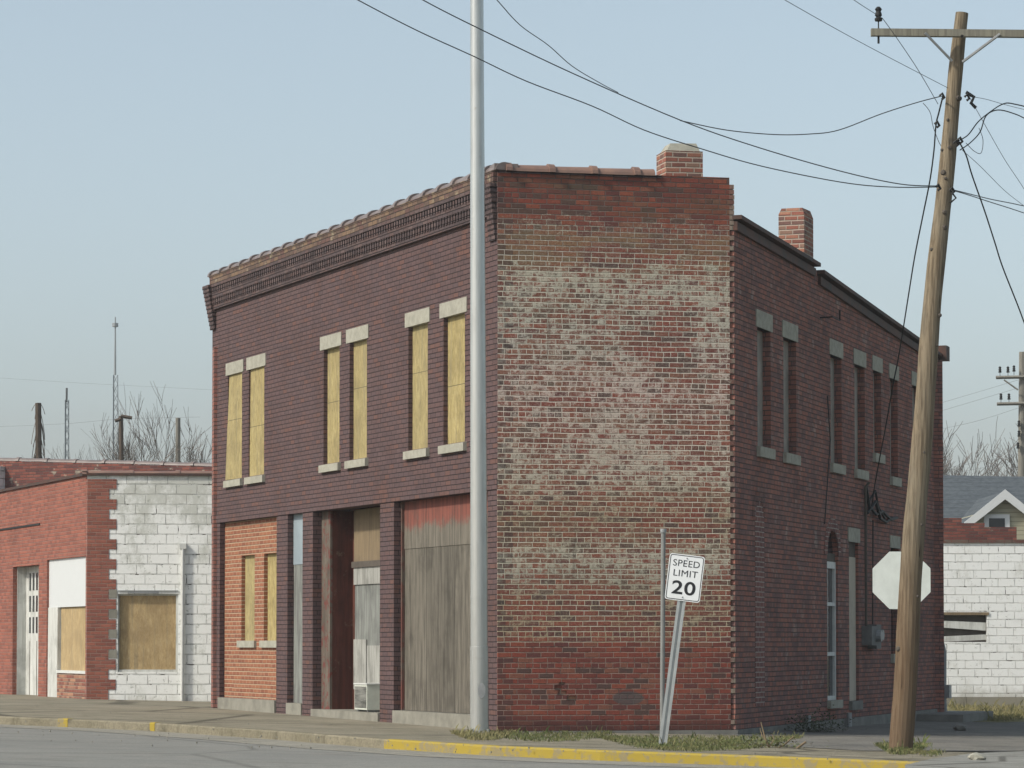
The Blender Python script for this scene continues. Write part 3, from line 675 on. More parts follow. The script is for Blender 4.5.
# wall anchor, electric service, drain pipes on the side wall
mb = MB()
mb.tube([(5.7, .0, 6.55), (5.7, -.20, 6.56), (6.25, -.21, 6.55), (6.25, -.21, 6.72)], .012)
mb.build('wall_bracket', M['black'], bld, fr, rotR)
mb = MB(); mb.tube([(8.95, -.06, 1.5), (8.95, -.06, 3.95), (8.98, -.12, 4.02)], .024); mb.build('conduit', M['darkwood'], bld, fr, rotR)
mb = MB(); mb.box(8.85, 9.25, -.18, 0, 1.22, 1.55); mb.box(9.35, 9.75, -.16, 0, 1.16, 1.58); mb.build('meter_box', M['darkmetal'], bld, fr, rotR)
mb = MB(); mb.tube([(9.3, -.18, 1.38), (9.3, -.26, 1.38)], .10, 12); mb.tube([(9.5, -.16, 1.4), (9.5, -.25, 1.4)], .09, 12); mb.build('meter', M['metal'], bld, fr, rotR)
for pts_, r_w in (([(9.6, -.04, 1.55), (9.62, -.05, 3.4)], .012), ([(9.0, -.06, 3.95), (9.25, -.06, 3.62), (9.8, -.07, 3.5), (10.4, -.06, 3.58), (11.1, -.06, 3.46), (11.8, -.04, 3.52)], .028),
        ([(9.1, -.06, 3.5), (9.6, -.10, 3.72), (10.1, -.08, 3.44), (10.7, -.06, 3.40), (11.3, -.05, 3.5)], .028), ([(9.2, -.06, 3.7), (9.5, -.12, 3.9), (9.9, -.08, 3.66), (10.6, -.06, 3.46)], .02), ([(5.9, -.02, 3.2), (6.3, -.03, 4.6), (6.1, -.03, 5.3)], .009)):
    mb = MB(); mb.tube(pts_, r_w); mb.build('service_cable', M['black'], bld, fr, rotR)
for x_, z_ in ((4.3, .12), (7.35, .1)): mb = MB(); mb.tube([(x_, -.1, -.45), (x_, -.1, z_)], .045, 8); mb.build('stub_pipe', M['metal'], bld, fr, rotR)
mb = MB(); mb.tube([(sR + .02, -.05, 1.3), (sR + .1, -.09, 1.1), (sR + .05, -.09, .2), (sR + .1, -.12, -.4)], .045, 8); mb.box(sR, sR + .25, -.2, -.02, .2, .45); mb.build('drain_pipe', M['metal'], bld, fr, rotR)
# back wall and roof
bw = (L2 - R2); bwl = bw.length
wallmesh(bwl, 6.7, .32, [(3, 4, 4.2, 6), (7, 8, 4.2, 6)], z0=-.3).build('back_wall', M['side'], bld, off(R2), math.atan2(bw.y, bw.x))
mb = MB()
def roofz(x, y):
    s = (Vector((x + A.x, y + A.y)) - B2).dot(dR); return 7.30 - .035 * max(0, s) - .05
poly = [off(A2 + inC * .2 + dL * .2)[:2], off(B2 + inC * .25 + inR * .2)[:2], off(B2 + dR * sR * .5 + inR * .25)[:2], off(R2 + inR * .3 - dR * .2)[:2], off(L2 + inL * .3 - dL * .1)[:2]]
mb.prism(poly, lambda x, y: roofz(x, y) - .1, roofz)
roof = mb.build('roof', M['roof'], bld)
mb = MB(); mb.box(.32, .64, -.02, .3, 0, 0)
# chimneys
def chimney(w_, d_, z0, z1, loc, rot, cap, mat=M['chimney']):
    mb = MB(); mb.box(0, w_, 0, d_, z0, z1 - .0); ch = mb.build('chimney', mat, roof, loc, rot)
    mb = MB(); k = .03 if not cap else .05
    if cap: mb.hexa([(.03, .03, z1), (w_ - .03, .03, z1), (w_ - .03, d_ - .03, z1), (.03, d_ - .03, z1), (.10, .1, z1 + .12), (w_ - .07, .1, z1 + .13), (w_ - .1, d_ - .1, z1 + .13), (.1, d_ - .1, z1 + .12)])
    else: mb.hexa([(-.0, 0, z1), (w_, 0, z1), (w_, d_, z1), (0, d_, z1), (.04, .04, z1 + .1), (w_ - .04, .04, z1 + .12), (w_ - .04, d_ - .04, z1 + .1), (.04, d_ - .04, z1 + .1)])
    mb.build('chimney_cap', M['limestone'] if cap else M['brownpatch'], ch)
chimney(.56, .5, 7.2, 8.42, off(A2 + dC * 2.51 + inC * .004), rotC, True)
ch2s = on_wall(806, 230, B2, dR)[0]; 
chimney(.66, .42, 6.9, 8.13, off(B2 + dR * ch2s + inR * .03), rotR, False)
# coping tiles
def coping(mb, L_, x0, up, r=.135, pitch=.635, y=.10):
    x = x0
    n = 8
    while x < L_ - .1:
        x1 = min(x + pitch, L_)
        j = random.uniform(-.01, .01)
        def seg(a, b, ra, rb, z):
            for k in range(n):
                t0, t1 = math.pi * k / n, math.pi * (k + 1) / n
                P = lambda xx, rr_, tt: (xx, y - rr_ * 1.08 * math.cos(tt), z + j + rr_ * .85 * math.sin(tt))
                mb.quad([P(a, ra, t0), P(b, rb, t0), P(b, rb, t1), P(a, ra, t1)], None, True)
            for xx, rr_ in ((a, ra), (b, rb)):
                mb.quad([(xx, y - rr_ * 1.08 * math.cos(math.pi * k / n), z + j + rr_ * .85 * math.sin(math.pi * k / n)) for k in range(n + 1)])
        seg(x + .06, x1 + .02, r * .92, r, up); seg(x, x + .09, r * 1.22, r * 1.18, up)
        x += pitch
mb = MB(); coping(mb, LW + .02, -.1, HT - .01); mb.build('coping', M['tilegrey'], bld, fl, rotL)
mb = MB(); coping(mb, 2.32, .12, HT - .01, .135); mb.build('coping', M['tile'], bld, off(A2), rotC)
mb = MB(); mb.box(-.05, .3, -.02, .3, HT - .002, HT + .09); mb.build('coping', M['tilegrey'], bld, off(A2), rotC)
mb = MB(); mb.box(0, 2.44, -.02, .25, HT - .045, HT - .004); mb.build('coping_bed', M['cornice'], bld, off(A2), rotC)
mb = MB(); mb.box(-.02, LW - .03, -.068, .2, HT - .04, HT - .012 + .004); mb.build('coping_bed', M['parapet_brick'], bld, fl, rotL)
# -------- storefront, ground floor of the street front
def wdepth(px, depth, py=600): return on_wall(px, py, A2, dL, depth, inL)[0]
piers = [(14.34, 13.84, 0.32), (10.42, 9.80, .30), (8.97, 8.42, .34), (5.05, 4.40, .34), (.40, .02, .3)]
for a, b, d_ in piers:
    mb = MB(); mb.box(fx(a), fx(b), .004, d_, -.25, BAND - .003); mb.build('brick_pier', M['facade'], bld, fl, rotL)
# bay 1: orange brick infill with two small boarded windows
x0, x1 = fx(13.84), fx(10.42); iw = [(12.80, 12.0), (11.45, 10.62)]
wallmesh(x1 - x0, BAND - .003, .15, [(fx(a) - x0, fx(b) - x0, 1.30, 2.83) for a, b in iw], z0=.27).build('infill_wall', M['orange'], bld, (fl[0] + math.cos(rotL) * x0 + inL.x * .10, fl[1] + math.sin(rotL) * x0 + inL.y * .10, 0), rotL)
mb = MB(); mb.box(x0 + .002, x1 - .002, -.03, .3, -.25, .268); mb.build('storefront_curb', M['concrete'], bld, fl, rotL)
for a, b in iw:
    mb = MB(); mb.box(fx(a), fx(b), .17, .18, 1.30, 2.83); wn = mb.build('window', M['osb'], bld, fl, rotL)
    mb = MB(); mb.box(fx(a) - .12, fx(b) + .12, .05, .17, 1.18, 1.302); mb.build('sill', M['limestone'], wn)
# bay 2: narrow grey boards, bluish on top
x0, x1 = fx(9.80), fx(8.97)
mb = MB(); mb.box(x0, x1, .12, .15, .24, 2.60); db = mb.build('board_panel', M['greyboard'], bld, fl, rotL)
mb = MB(); mb.box(x0, x1, .11, .14, 2.60, BAND); mb.build('upper_panel', M['paleboard'], db)
mb = MB(); mb.box(x0 + .002, x1 - .002, -.02, .3, -.25, .238); mb.build('storefront_curb', M['concrete'], bld, fl, rotL)
# bay 3: recessed entry
x0, x1 = fx(8.42), fx(5.05); EX = fx(wdepth(330, .16))
mb = MB(); mb.box(x0 + .002, x1 - .002, -.03, .9, -.25, .16); mb.build('entry_step', M['concrete'], bld, fl, rotL)
mb = MB(); mb.box(x0, EX, .16, .20, .16, BAND - .003); mb.build('jamb_panel', M['peel'], bld, fl, rotL)
mb = MB(); mb.box(EX - .05, EX, .20, .56, .16, BAND - .003); mb.box(EX, EX + .55, .56, .60, .16, BAND - .003); mb.build('entry_door', M['doorbrown'], bld, fl, rotL)
mb = MB(); mb.box(x0, x1, .9, .92, .16, BAND); mb.build('dark_interior', M['dark'], bld, fl, rotL)
E0 = fx(wdepth(355, .45)); E1 = x1
mb = MB(); mb.box(E0, E1, .45, .48, .16, BAND - .003); bp = mb.build('board_panel', M['greyboard'], bld, fl, rotL)
mb = MB(); mb.box(E0, E1, .43, .448, 2.60, BAND - .004); mb.build('upper_panel', M['tanboard'], bp)
mb = MB(); mb.box(E0 - .04, E1, .40, .447, 2.50, 2.60); mb.build('rail', M['darkwood'], bp)
mb = MB(); mb.box(E0, E1, .425, .447, 2.22, 2.50); mb.build('middle_panel', M['whiteboard'], bp)
mb = MB(); mb.box(E0, E0 + .62, .425, .447, .5, 1.32); mb.box(E0 + .64, E1, .435, .447, .3, 1.22); mb.build('lower_panel', M['whiteboard'], bp)
# bay 4: tall grey plywood, faded red strip above
x0, x1 = fx(4.40), fx(.40)
mb = MB(); mb.box(x0, x1, .17, .2, .22, 2.72)
pw = mb.build('board_panel', M['greywood'], bld, fl, rotL)
mb = MB(); mb.box(x0, x1, .16, .19, 2.72, BAND - .003); mb.build('upper_panel', M['redfade'], pw)
mb = MB(); mb.box(x0 + .002, x0 + .05, .12, .165, .22, BAND); mb.build('trim', M['redwood'], pw)
mb = MB(); mb.box(x0 + .002, x1 - .002, -.02, .3, -.25, .215); mb.build('storefront_curb', M['concrete'], bld, fl, rotL)

# old appliance on the entry step
def fworld(x, y, z): d = Vector((math.cos(rotL), math.sin(rotL))); p = L2 + d * x + inL * y; return (p.x, p.y, z)
acx = fx(wdepth(353.5, .0)); acw = fx(wdepth(366, .0)) - acx
t_ = thing('air_conditioner', 'old off-white window air conditioner standing on the entry step beside the brick pier', 'air conditioner', fworld(acx, .02, .165), None, rotL)
mb = MB(); mb.box(0, acw, 0, .42, .03, .43); mb.build('casing', M['ac'], t_)
mb = MB(); mb.box(.03, acw - .03, -.006, 0, .06, .40); mb.build('grille', M['grille'], t_)
mb = MB(); mb.box(-.012, acw + .012, -.012, .43, .432, .452); mb.build('lid', M['white'], t_)
for q in (.03, acw - .09): mb = MB(); mb.box(q, q + .06, .03, .33, 0, .03); mb.build('foot', M['metal'], t_)

# ------------------------------------------------------------------ LEFT SHOP (red brick front, white block side)
CL = at(86, 701.5, 65.5); CL2 = Vector((CL.x, CL.y)); gl = gz(CL.x, CL.y)
shop = thing('brick_shop', 'one-storey red brick shop with a white painted block side wall, left of the corner building', 'building', (CL.x, CL.y, gl))
def sh(p2): return (p2[0] - CL.x, p2[1] - CL.y, -gl)
dW = Vector((1, .06)).normalized(); rotW = math.atan2(dW.y, dW.x); inW = Vector((-dW.y, dW.x))
rotS = rotL; dS = dL                       # brick front recedes to the left like the corner building's
zt = on_wall(88, 475.5, CL2, dW)[1]
WW = 9.0
ww = on_wall(118, 594, CL2, dW), on_wall(178, 672, CL2, dW)
wallmesh(WW, zt, .3, [(ww[0][0], ww[1][0], ww[1][1], ww[0][1])], z0=-.1).build('block_wall', M['block'], shop, sh(CL2), rotW)
mb = MB(); mb.box(ww[0][0], ww[1][0], .10, .12, ww[1][1], ww[0][1]); wn = mb.build('window', M['osb_new'], shop, sh(CL2), rotW)
mb = MB(); a, b, z0_, z1_ = ww[0][0], ww[1][0], ww[1][1], ww[0][1]
mb.box(a, a + .025, .06, .10, z0_, z1_); mb.box(b - .05, b, .04, .10, z0_, z1_); mb.box(a + .025, b - .05, .06, .10, z1_ - .03, z1_); mb.box(a + .025, b - .05, .04, .10, z0_, z0_ + .05); 
mb.build('frame', M['oldwhite'], wn)
mb = MB(); mb.box(a + .2, b - .4, -.012, .03, z1_ + .01, z1_ + .05); mb.box(a, b, -.02, .0, z1_ + .052, z1_ + .075); mb.build('lintel', M['metal'], wn)
p0 = on_wall(183, 545, CL2, dW); mb = MB(); mb.tube([(p0[0], -.06, 0), (p0[0], -.06, p0[1] - .05)], .04, 8); mb.box(p0[0] - .07, p0[0] + .07, -.1, 0, p0[1] - .08, p0[1] + .03); mb.build('downpipe', M['white'], shop, sh(CL2), rotW)
SW = 16.0; X0 = CL2 + dS * SW; sx = lambda s: SW - s
def sp(px, py, d=0.0): r = on_wall(px, py, CL2, dS, d, inL); return (SW - r[0], r[1])
zs_ = zt
hd0, hd1 = sp(13, 567), sp(38, 700); hw0, hw1 = sp(47, 560), sp(85.0, 703)
wallmesh(SW, zs_, .3, [(hd0[0], hd1[0], -.05, hd0[1]), (hw0[0], hw1[0], -.05, hw0[1])], z0=-.1).build('brick_front', M['redshop'], shop, sh(X0), rotS)
# bonding teeth of the brick corner into the block wall
mb = MB(); k = 0; z = -.1
while z < zt - .15:
    mb.box(.003, .45 if k % 2 else .60, -.012, .0, z, min(z + .205, zt)); z += .205; k += 1
mb.build('corner_bricks', M['redshop'], shop, sh(CL2), rotW)
for k in range(4): mb = MB(); mb.box(.455, .62, -.014, -.001, .95 + k * .41, 1.12 + k * .41); mb.build('corner_block', M['concrete'], shop, sh(CL2), rotW)
# shop coping
mb = MB(); coping(mb, WW, -.1, zt + .02, .10, .95, .08); mb.build('coping', M['tile'], shop, sh(CL2), rotW)
mb = MB(); mb.box(0, WW, -.05, .3, zt + .001, zt + .05); mb.box(-.1, 0, -.04, .3, zt + .001, zt + .09); mb.build('parapet_cap', M['flash'], shop, sh(CL2), rotW)
mb = MB(); mb.box(0, SW + .02, -.05, .3, zt + .002, zt + .06); mb.build('parapet_cap', M['flash'], shop, sh(X0), rotS)
ln0, ln1 = sp(0, 535), sp(40, 524)
mb = MB(); mb.box(ln0[0] - .5, ln1[0], -.02, 0, ln1[1] - .02, ln1[1] + .02); mb.build('old_bracket_strip', M['black'], shop, sh(X0), rotS)
# white board and plywood shop window
def shx(px, d): r = on_wall(px, 600, CL2, dS, d, inL); return SW - r[0]
a, b = hw0[0], hw1[0]; zb = sp(86, 606)[1]; zc = sp(86, 671)[1]
mb = MB(); mb.box(a, b, .05, .08, zb, hw0[1]); sg = mb.build('board_panel', M['shinywhite'], shop, sh(X0), rotS)
xa = a + (b - a) * .26
mb = MB(); mb.box(xa, b, .10, .12, zc, zb); wn = mb.build('window', M['osb_new'], shop, sh(X0), rotS)
mb = MB(); mb.box(xa, b, .0, .1, zc - .06, zc); mb.build('sill', M['white'], wn)
mb = MB(); mb.box(a, xa - .02, .03, .12, -.05, zb); mb.build('door_frame', M['oldwhite'], shop, sh(X0), rotS)
mb = MB(); mb.box(xa, b, .02, .2, -.1, zc - .062); mb.build('low_wall', M['brownpatch'], shop, sh(X0), rotS)
# panelled white door with tall panes
a, b = hd0[0], hd1[0]; zt_ = hd0[1]
mb = MB(); mb.box(a, b, .30, .34, -.05, zt_); dd = mb.build('door', M['oldwhite'], shop, sh(X0), rotS)
for q in (a, b - .02): mb = MB(); mb.box(q, q + .02, .1, .3, -.05, zt_); mb.build('jamb', M['oldwhite'], dd)
mb = MB()
for r0, r1 in ((.50, .62), (.66, .78), (.82, .95)):
    for k in range(6):
        xx = a + (b - a) * (.14 + k * .13); mb.box(xx, xx + (b - a) * .06, .292, .30, zt_ * r0, zt_ * r1)
mb.build('pane', M['darkglass'], dd)
mb = MB(); 
for k in range(3): xx = a + (b - a) * (.16 + k * .27); mb = MB(); mb.box(xx, xx + .03, .294, .3, .1, zt_ * .44); mb.build('panel_groove', M['darkwood'], dd)
# rest of shop: back wall, far wall, roof
mb = MB(); pts = [CL2 + inL * .1 + dS * .2, CL2 + dW * (WW - .1) + inW * .2, CL2 + dW * WW + inW * 14, CL2 + dS * SW + inW * 6]
mb.prism([(p.x - CL.x, p.y - CL.y) for p in pts], -gl - .1, zt - gl - .35); mb.build('roof_body', M['rearbrick'], shop)

# rear brick building whose parapet shows above the shop
rb0 = at(-40, 462, 84); rb1 = at(240, 470, 80)
RB = Vector((rb0.x, rb0.y)); dB_ = (Vector((rb1.x, rb1.y)) - RB).normalized(); rl = (Vector((rb1.x, rb1.y)) - RB).length
rear = thing('brick_building', 'long low brick building with clay coping seen above the shop roof', 'building', (RB.x, RB.y, 0))
za = on_wall(0, 458.5, RB, dB_)[1]; zb = on_wall(212, 468, RB, dB_)[1]
rz = math.atan2(dB_.y, dB_.x)
wallmesh(rl, za, .3, [], z0=0, top1=zb).build('wall', M['rearbrick'], rear, (0, 0, 0), rz)
mb = MB(); mb.hexa([(0, .3, 0), (rl, .3, 0), (rl, 10, 0), (0, 10, 0), (0, .3, za - .4), (rl, .3, zb - .4), (rl, 10, zb - .5), (0, 10, za - .5)]); mb.build('roof', M['roof'], rear, (0, 0, 0), rz)
mb = MB(); coping(mb, rl, 0, 0, .10, .9, .1)
mb.v = [(v[0], v[1], v[2] + za + (zb - za) * v[0] / rl + .01) for v in mb.v]
mb.build('coping', M['tilegrey'], rear, (0, 0, 0), rz)
q0 = on_wall(-40, 470, RB, dB_)[0]; q1 = on_wall(5, 480, RB, dB_)
mb = MB(); mb.box(0, q1[0], -.5, -.002, 0, q1[1] + .35); mb.build('corner_pier', M['block'], rear, (0, 0, 0), rz)

# ------------------------------------------------------------------ RIGHT SIDE: white block building, house
WB = at(925, 697, 80.0); WB2 = Vector((WB.x, WB.y)); dX = Vector((1, .03)).normalized(); rx = math.atan2(dX.y, dX.x); inX = Vector((-dX.y, dX.x))
garage = thing('block_building', 'low white painted block building with a boarded slit window, right of the corner building', 'building', (WB.x, WB.y, 0))
z0 = WB.z; zt2 = on_wall(980, 543, WB2, dX)[1]
h0 = on_wall(938, 615, WB2, dX); h1 = on_wall(987, 642, WB2, dX)
wallmesh(9, zt2, .3, [(h0[0], h1[0], h1[1], h0[1])], z0=z0).build('wall', M['block2'], garage, (0, 0, 0), rx)
mb = MB(); mb.box(h0[0], h1[0], .15, .16, h1[1], h0[1]); wn = mb.build('window', M['darkwood'], garage, (0, 0, 0), rx)
mb = MB(); za_ = h1[1]; hh = h0[1] - h1[1]
mb.hexa([(h0[0], .05, za_ + .55 * hh), (h1[0] - .02, .05, za_ + .42 * hh), (h1[0] - .02, .08, za_ + .42 * hh), (h0[0], .08, za_ + .55 * hh), (h0[0], .05, za_ + .8 * hh), (h1[0] - .02, .05, za_ + .72 * hh), (h1[0] - .02, .08, za_ + .72 * hh), (h0[0], .08, za_ + .8 * hh)])
mb.build('board', M['oldwhite'], wn)
mb = MB(); mb.hexa([(h0[0], .04, za_ + .0 * hh), (h1[0] - .02, .04, za_ + .08 * hh), (h1[0] - .02, .07, za_ + .08 * hh), (h0[0], .07, za_ + .0 * hh), (h0[0], .04, za_ + .2 * hh), (h1[0] - .02, .04, za_ + .28 * hh), (h1[0] - .02, .07, za_ + .28 * hh), (h0[0], .07, za_ + .2 * hh)]); mb.build('board', M['oldwhite'], wn)
mb = MB(); mb.box(h0[0] - .2, h1[0] + .05, -.03, .1, h0[1], h0[1] + .07); mb.build('lintel', M['tanboard'], wn)
mb = MB(); mb.box(-.1, 9, -.12, .3, z0 - .9, z0 - .003); mb.build('footing', M['footing'], garage, (0, 0, 0), rx)
mb = MB(); mb.box(-.1, 9, -.04, .34, zt2 + .001, zt2 + .08); mb.build('coping', M['redwood'], garage, (0, 0, 0), rx)
u0 = on_wall(938, 517, WB2, dX); u1 = on_wall(985, 530, WB2, dX); u2 = on_wall(1017, 527, WB2, dX)
mb = MB(); zz = zt2 + .081
mb.box(u0[0] - .3, on_wall(962, 520, WB2, dX)[0], .05, .3, zz, on_wall(960, 518, WB2, dX)[1]); mb.box(on_wall(962, 520, WB2, dX)[0], u1[0], .05, .3, zz, on_wall(960, 523, WB2, dX)[1]); mb.box(u1[0], u2[0], .05, .3, zz, u2[1])
mb.build('broken_parapet', M['rearbrick'], garage, (0, 0, 0), rx)
mb = MB(); mb.box(.1, 8.9, .3, 11, z0 - .5, zt2 - .2); mb.build('body', M['rearbrick'], garage, (0, 0, 0), rx)

HY = 100.0
def h_(px, py, Y=HY): return at(px, py, Y)
def shingles():
    t = NT('grey_shingles'); v = t.obj(); s_ = t.sep(v)
    n = t.noise(v, 5, 5, .7); rows = t.math('FRACT', t.math('DIVIDE', s_[2], .16))
    c = t.mix(t.step(n, .35, .7), (.10, .115, .125), (.06, .07, .08)); c = t.mix(t.math('MULTIPLY', t.math('LESS_THAN', rows, .16), .4), c, (.03, .035, .04))
    return t.fin(c, .9, .15)
def siding():
    t = NT('cream_siding'); v = t.obj(); fr_ = t.math('FRACT', t.math('DIVIDE', t.sep(v)[2], .14))
    c = t.mix(t.math('MULTIPLY', t.noise(v, 2, 4), .3), (.42, .40, .29), (.30, .29, .21)); c = t.mix(t.math('MULTIPLY', t.math('LESS_THAN', fr_, .14), .6), c, (.14, .13, .10))
    t.bump(fr_, .015); return t.fin(c, .7, .25)
M['shingle'] = shingles(); M['siding'] = siding()
hb = h_(1004, 700)
house = thing('house', 'cream sided house with grey shingle roof and white gable trim behind the block wall', 'house', (hb.x, HY, -.4))
ho = Vector((hb.x, HY, -.4))
def H(p): return p - ho
pk = h_(1005, 491); le = h_(966, 524); hw_ = pk.x - le.x; re_x = pk.x + hw_; y0, y1 = HY, HY + 9
gl0, gl1 = le.x + .35, re_x - .35; ez = le.z + .32
mb = MB()
P = [(gl0, -.4), (gl1, -.4), (gl1, ez), (pk.x, pk.z - .1), (gl0, ez)]
mb.quad([H(Vector((x, y0 + .3, z))) for x, z in P]); mb.quad([H(Vector((x, y1, z))) for x, z in reversed(P)])
mb.quad([H(Vector(p)) for p in ((gl0, y1, -.4), (gl0, y0 + .3, -.4), (gl0, y0 + .3, ez), (gl0, y1, ez))]); mb.quad([H(Vector(p)) for p in ((gl1, y0 + .3, -.4), (gl1, y1, -.4), (gl1, y1, ez), (gl1, y0 + .3, ez))])
mb.build('wall', M['siding'], house)
mb = MB()                # gable roof, two slabs meeting at the ridge
for sx_ in (-1, 1):
    ex = pk.x + sx_ * hw_; a_ = (pk.x, pk.z); b_ = (ex, le.z)
    q = [(a_[0], y0, a_[1]), (b_[0], y0, b_[1]), (b_[0], y1, b_[1]), (a_[0], y1, a_[1])]
    if sx_ > 0: q = q[::1]
    lo = [Vector(p) - Vector((0, 0, .12)) for p in q]; mb.hexa([H(p) for p in lo] + [H(Vector(p)) for p in q])
# main roof running to the left behind the gable
mr = [h_(936, 524, HY + 3), h_(1045, 524, HY + 3), h_(1045, 477, HY + 8.5), h_(936, 475, HY + 8.5)]
lo = [p - Vector((0, 0, .12)) for p in mr]; mb.hexa([H(p) for p in lo] + [H(p) for p in mr])
bk = [mr[3], mr[2], mr[1] + Vector((0, 11, 0)), mr[0] + Vector((0, 11, 0))]; mb.hexa([H(p - Vector((0, 0, .12))) for p in bk] + [H(p) for p in bk])
mb.build('roof', M['shingle'], house)
mb = MB(); a_, b_ = mr[0], mr[1]; mb.hexa([H(Vector(p)) for p in ((a_.x, HY + 3.4, -.4), (b_.x, HY + 3.4, -.4), (b_.x, HY + 13.6, -.4), (a_.x, HY + 13.6, -.4), (a_.x, HY + 3.4, a_.z - .1), (b_.x, HY + 3.4, a_.z - .1), (b_.x, HY + 13.6, a_.z - .1), (a_.x, HY + 13.6, a_.z - .1))]); mb.build('wall', M['siding'], house)
mb = MB()
for sx_ in (-1, 1):
    ex = pk.x + sx_ * (hw_ + .06); th = .30
    q = [(pk.x, y0 - .05, pk.z + .04 - th), (ex, y0 - .05, le.z - th * .75), (ex, y0 - .003, le.z - th * .75), (pk.x, y0 - .003, pk.z + .04 - th), (pk.x, y0 - .05, pk.z + .05), (ex, y0 - .05, le.z + .05), (ex, y0 - .003, le.z + .05), (pk.x, y0 - .003, pk.z + .05)]
    mb.hexa([H(Vector(p)) for p in q])
mb.build('gable_trim', M['shinywhite'], house)
wa, wb = h_(985, 514), h_(1011, 545)
mb = MB(); mb.hexa([H(Vector(p)) for p in ((wa.x, y0 + .22, wb.z), (wb.x, y0 + .22, wb.z), (wb.x, y0 + .298, wb.z), (wa.x, y0 + .298, wb.z), (wa.x, y0 + .22, wa.z), (wb.x, y0 + .22, wa.z), (wb.x, y0 + .298, wa.z), (wa.x, y0 + .298, wa.z))]); wn = mb.build('window', M['shinywhite'], house)
ia, ib = h_(990, 518), h_(1006, 542)
mb = MB(); mb.hexa([H(Vector(p)) for p in ((ia.x, y0 + .21, ib.z), (ib.x, y0 + .21, ib.z), (ib.x, y0 + .219, ib.z), (ia.x, y0 + .219, ib.z), (ia.x, y0 + .21, ia.z), (ib.x, y0 + .21, ia.z), (ib.x, y0 + .219, ia.z), (ia.x, y0 + .219, ia.z))]); mb.build('pane', M['darkglass'], wn)

# ------------------------------------------------------------------ poles
def wood(name, c1, c2, c3, low=None):
    t = NT(name); v = t.obj(); g = t.noise(t.scalev(v, (14, 14, .5)), 2.2, 6, .7); b = t.noise(t.scalev(v, (2, 2, .4)), 2, 4)
    c = t.mix(t.step(g, .36, .66), c1, c2); c = t.mix(t.math('MULTIPLY', t.step(b, .4, .7), .5), c, c3)
    if low: c = t.mix(t.math('MULTIPLY', t.step(t.sep(v)[2], low, .5), .65), c, (.10, .058, .032))
    cr = t.noise(t.scalev(v, (9, 9, .22)), 3.1, 3, .5)
    c = t.mix(t.step(cr, .695, .72), c, (.03, .02, .014)); t.bump(g, .006); return t.fin(c, .9, .12)
M['pole'] = wood('weathered_pole_wood', (.235, .19, .13), (.10, .076, .05), (.17, .155, .12), 3.5)
M['polegrey'] = wood('grey_pole_wood', (.23, .22, .19), (.14, .13, .11), (.17, .165, .15))
M['arm'] = wood('grey_crossarm', (.25, .24, .19), (.16, .15, .12), (.2, .19, .16))
t = NT('brushed_pole_metal'); v = t.obj(); n = t.noise(t.scalev(v, (6, 6, .8)), 3, 5)
c = t.mix(t.math('MULTIPLY', t.step(n, .45, .7), .4), (.46, .47, .45), (.34, .34, .32))
c = t.mix(t.math('MULTIPLY', t.step(t.noise(v, 9, 6, .8), .63, .70), .6), c, (.22, .15, .09))
ring = t.step(t.noise(t.scalev(v, (1, 1, 2.6)), 1.3, 3), .60, .66)
c = t.mix(t.math('MULTIPLY', t.math('MULTIPLY', ring, t.step(t.sep(v)[2], 2.6, 2.2)), .3), c, (.30, .27, .22))
M['polemetal'] = t.fin(c, .24, .6, .55)

# street light pole in front of the street facade
lb = on_ground(479.5, 734); 
def ctr(px, Y): return (px - 512) / F * Y * 1.0
lamp = thing('street_light_pole', 'tall tapered metal street light pole standing on the pavement before the boarded front', 'pole', lb)
mb = MB(); Hh = 11.6; zsq = [(-.05, .132), (.25, .130), (1.2, .127), (1.203, .121), (2.0, .119), (6, .106), (Hh, .088)]
mb.tube([(0.0 - .004 * z, 0, z) for z, r in zsq], [r for z, r in zsq], 28); mb.build('shaft', M['polemetal'], lamp)
mb = MB(); mb.tube([(0, 0, -.02), (0, 0, .02), (0, 0, .035)], [.21, .21, .15], 20); bpz = mb.build('base_plate', M['metal'], lamp)
for k in range(4): a_ = .785 + k * 1.571; mb = MB(); mb.tube([(.17 * math.cos(a_), .17 * math.sin(a_), .02), (.17 * math.cos(a_), .17 * math.sin(a_), .07)], .02, 6); mb.build('bolt', M['metal'], bpz)
mb = MB(); mb.tube([(-.0075, 0, 1.86), (-.0075, 0, 1.90)], .124, 24); mb.build('band', M['polemetal'], lamp)
n = 18; ps = []; mb = MB()
for k in range(n):
    a_ = 2 * math.pi * k / n; ps.append((.045 * 1.15 * math.cos(a_) + .01, 0, .60 + .105 * math.sin(a_)))
cx_ = .02; y_ = -.126
f_ = [(p[0] + .02, y_ - .012, p[2]) for p in ps]; b_ = [(p[0] + .02, y_ + .05, p[2]) for p in ps]
mb.quad(f_)
for k in range(n): mb.quad([f_[k], b_[k], b_[(k + 1) % n], f_[(k + 1) % n]][::-1])
mb.build('handhole_cover', M['metal'], lamp)
mb = MB(); mb.tube([(-.045, 0, Hh - .2), (-.6, -.6, Hh + .35), (-1.5, -1.6, Hh + .5)], [.035, .03, .028], 8); mb.build('arm', M['polemetal'], lamp)
mb = MB(); mb.tube([(-1.4, -1.5, Hh + .47), (-1.6, -1.7, Hh + .5), (-2.0, -2.1, Hh + .46)], [.05, .14, .06], 10); mb.build('lamp_head', M['metal'], lamp)

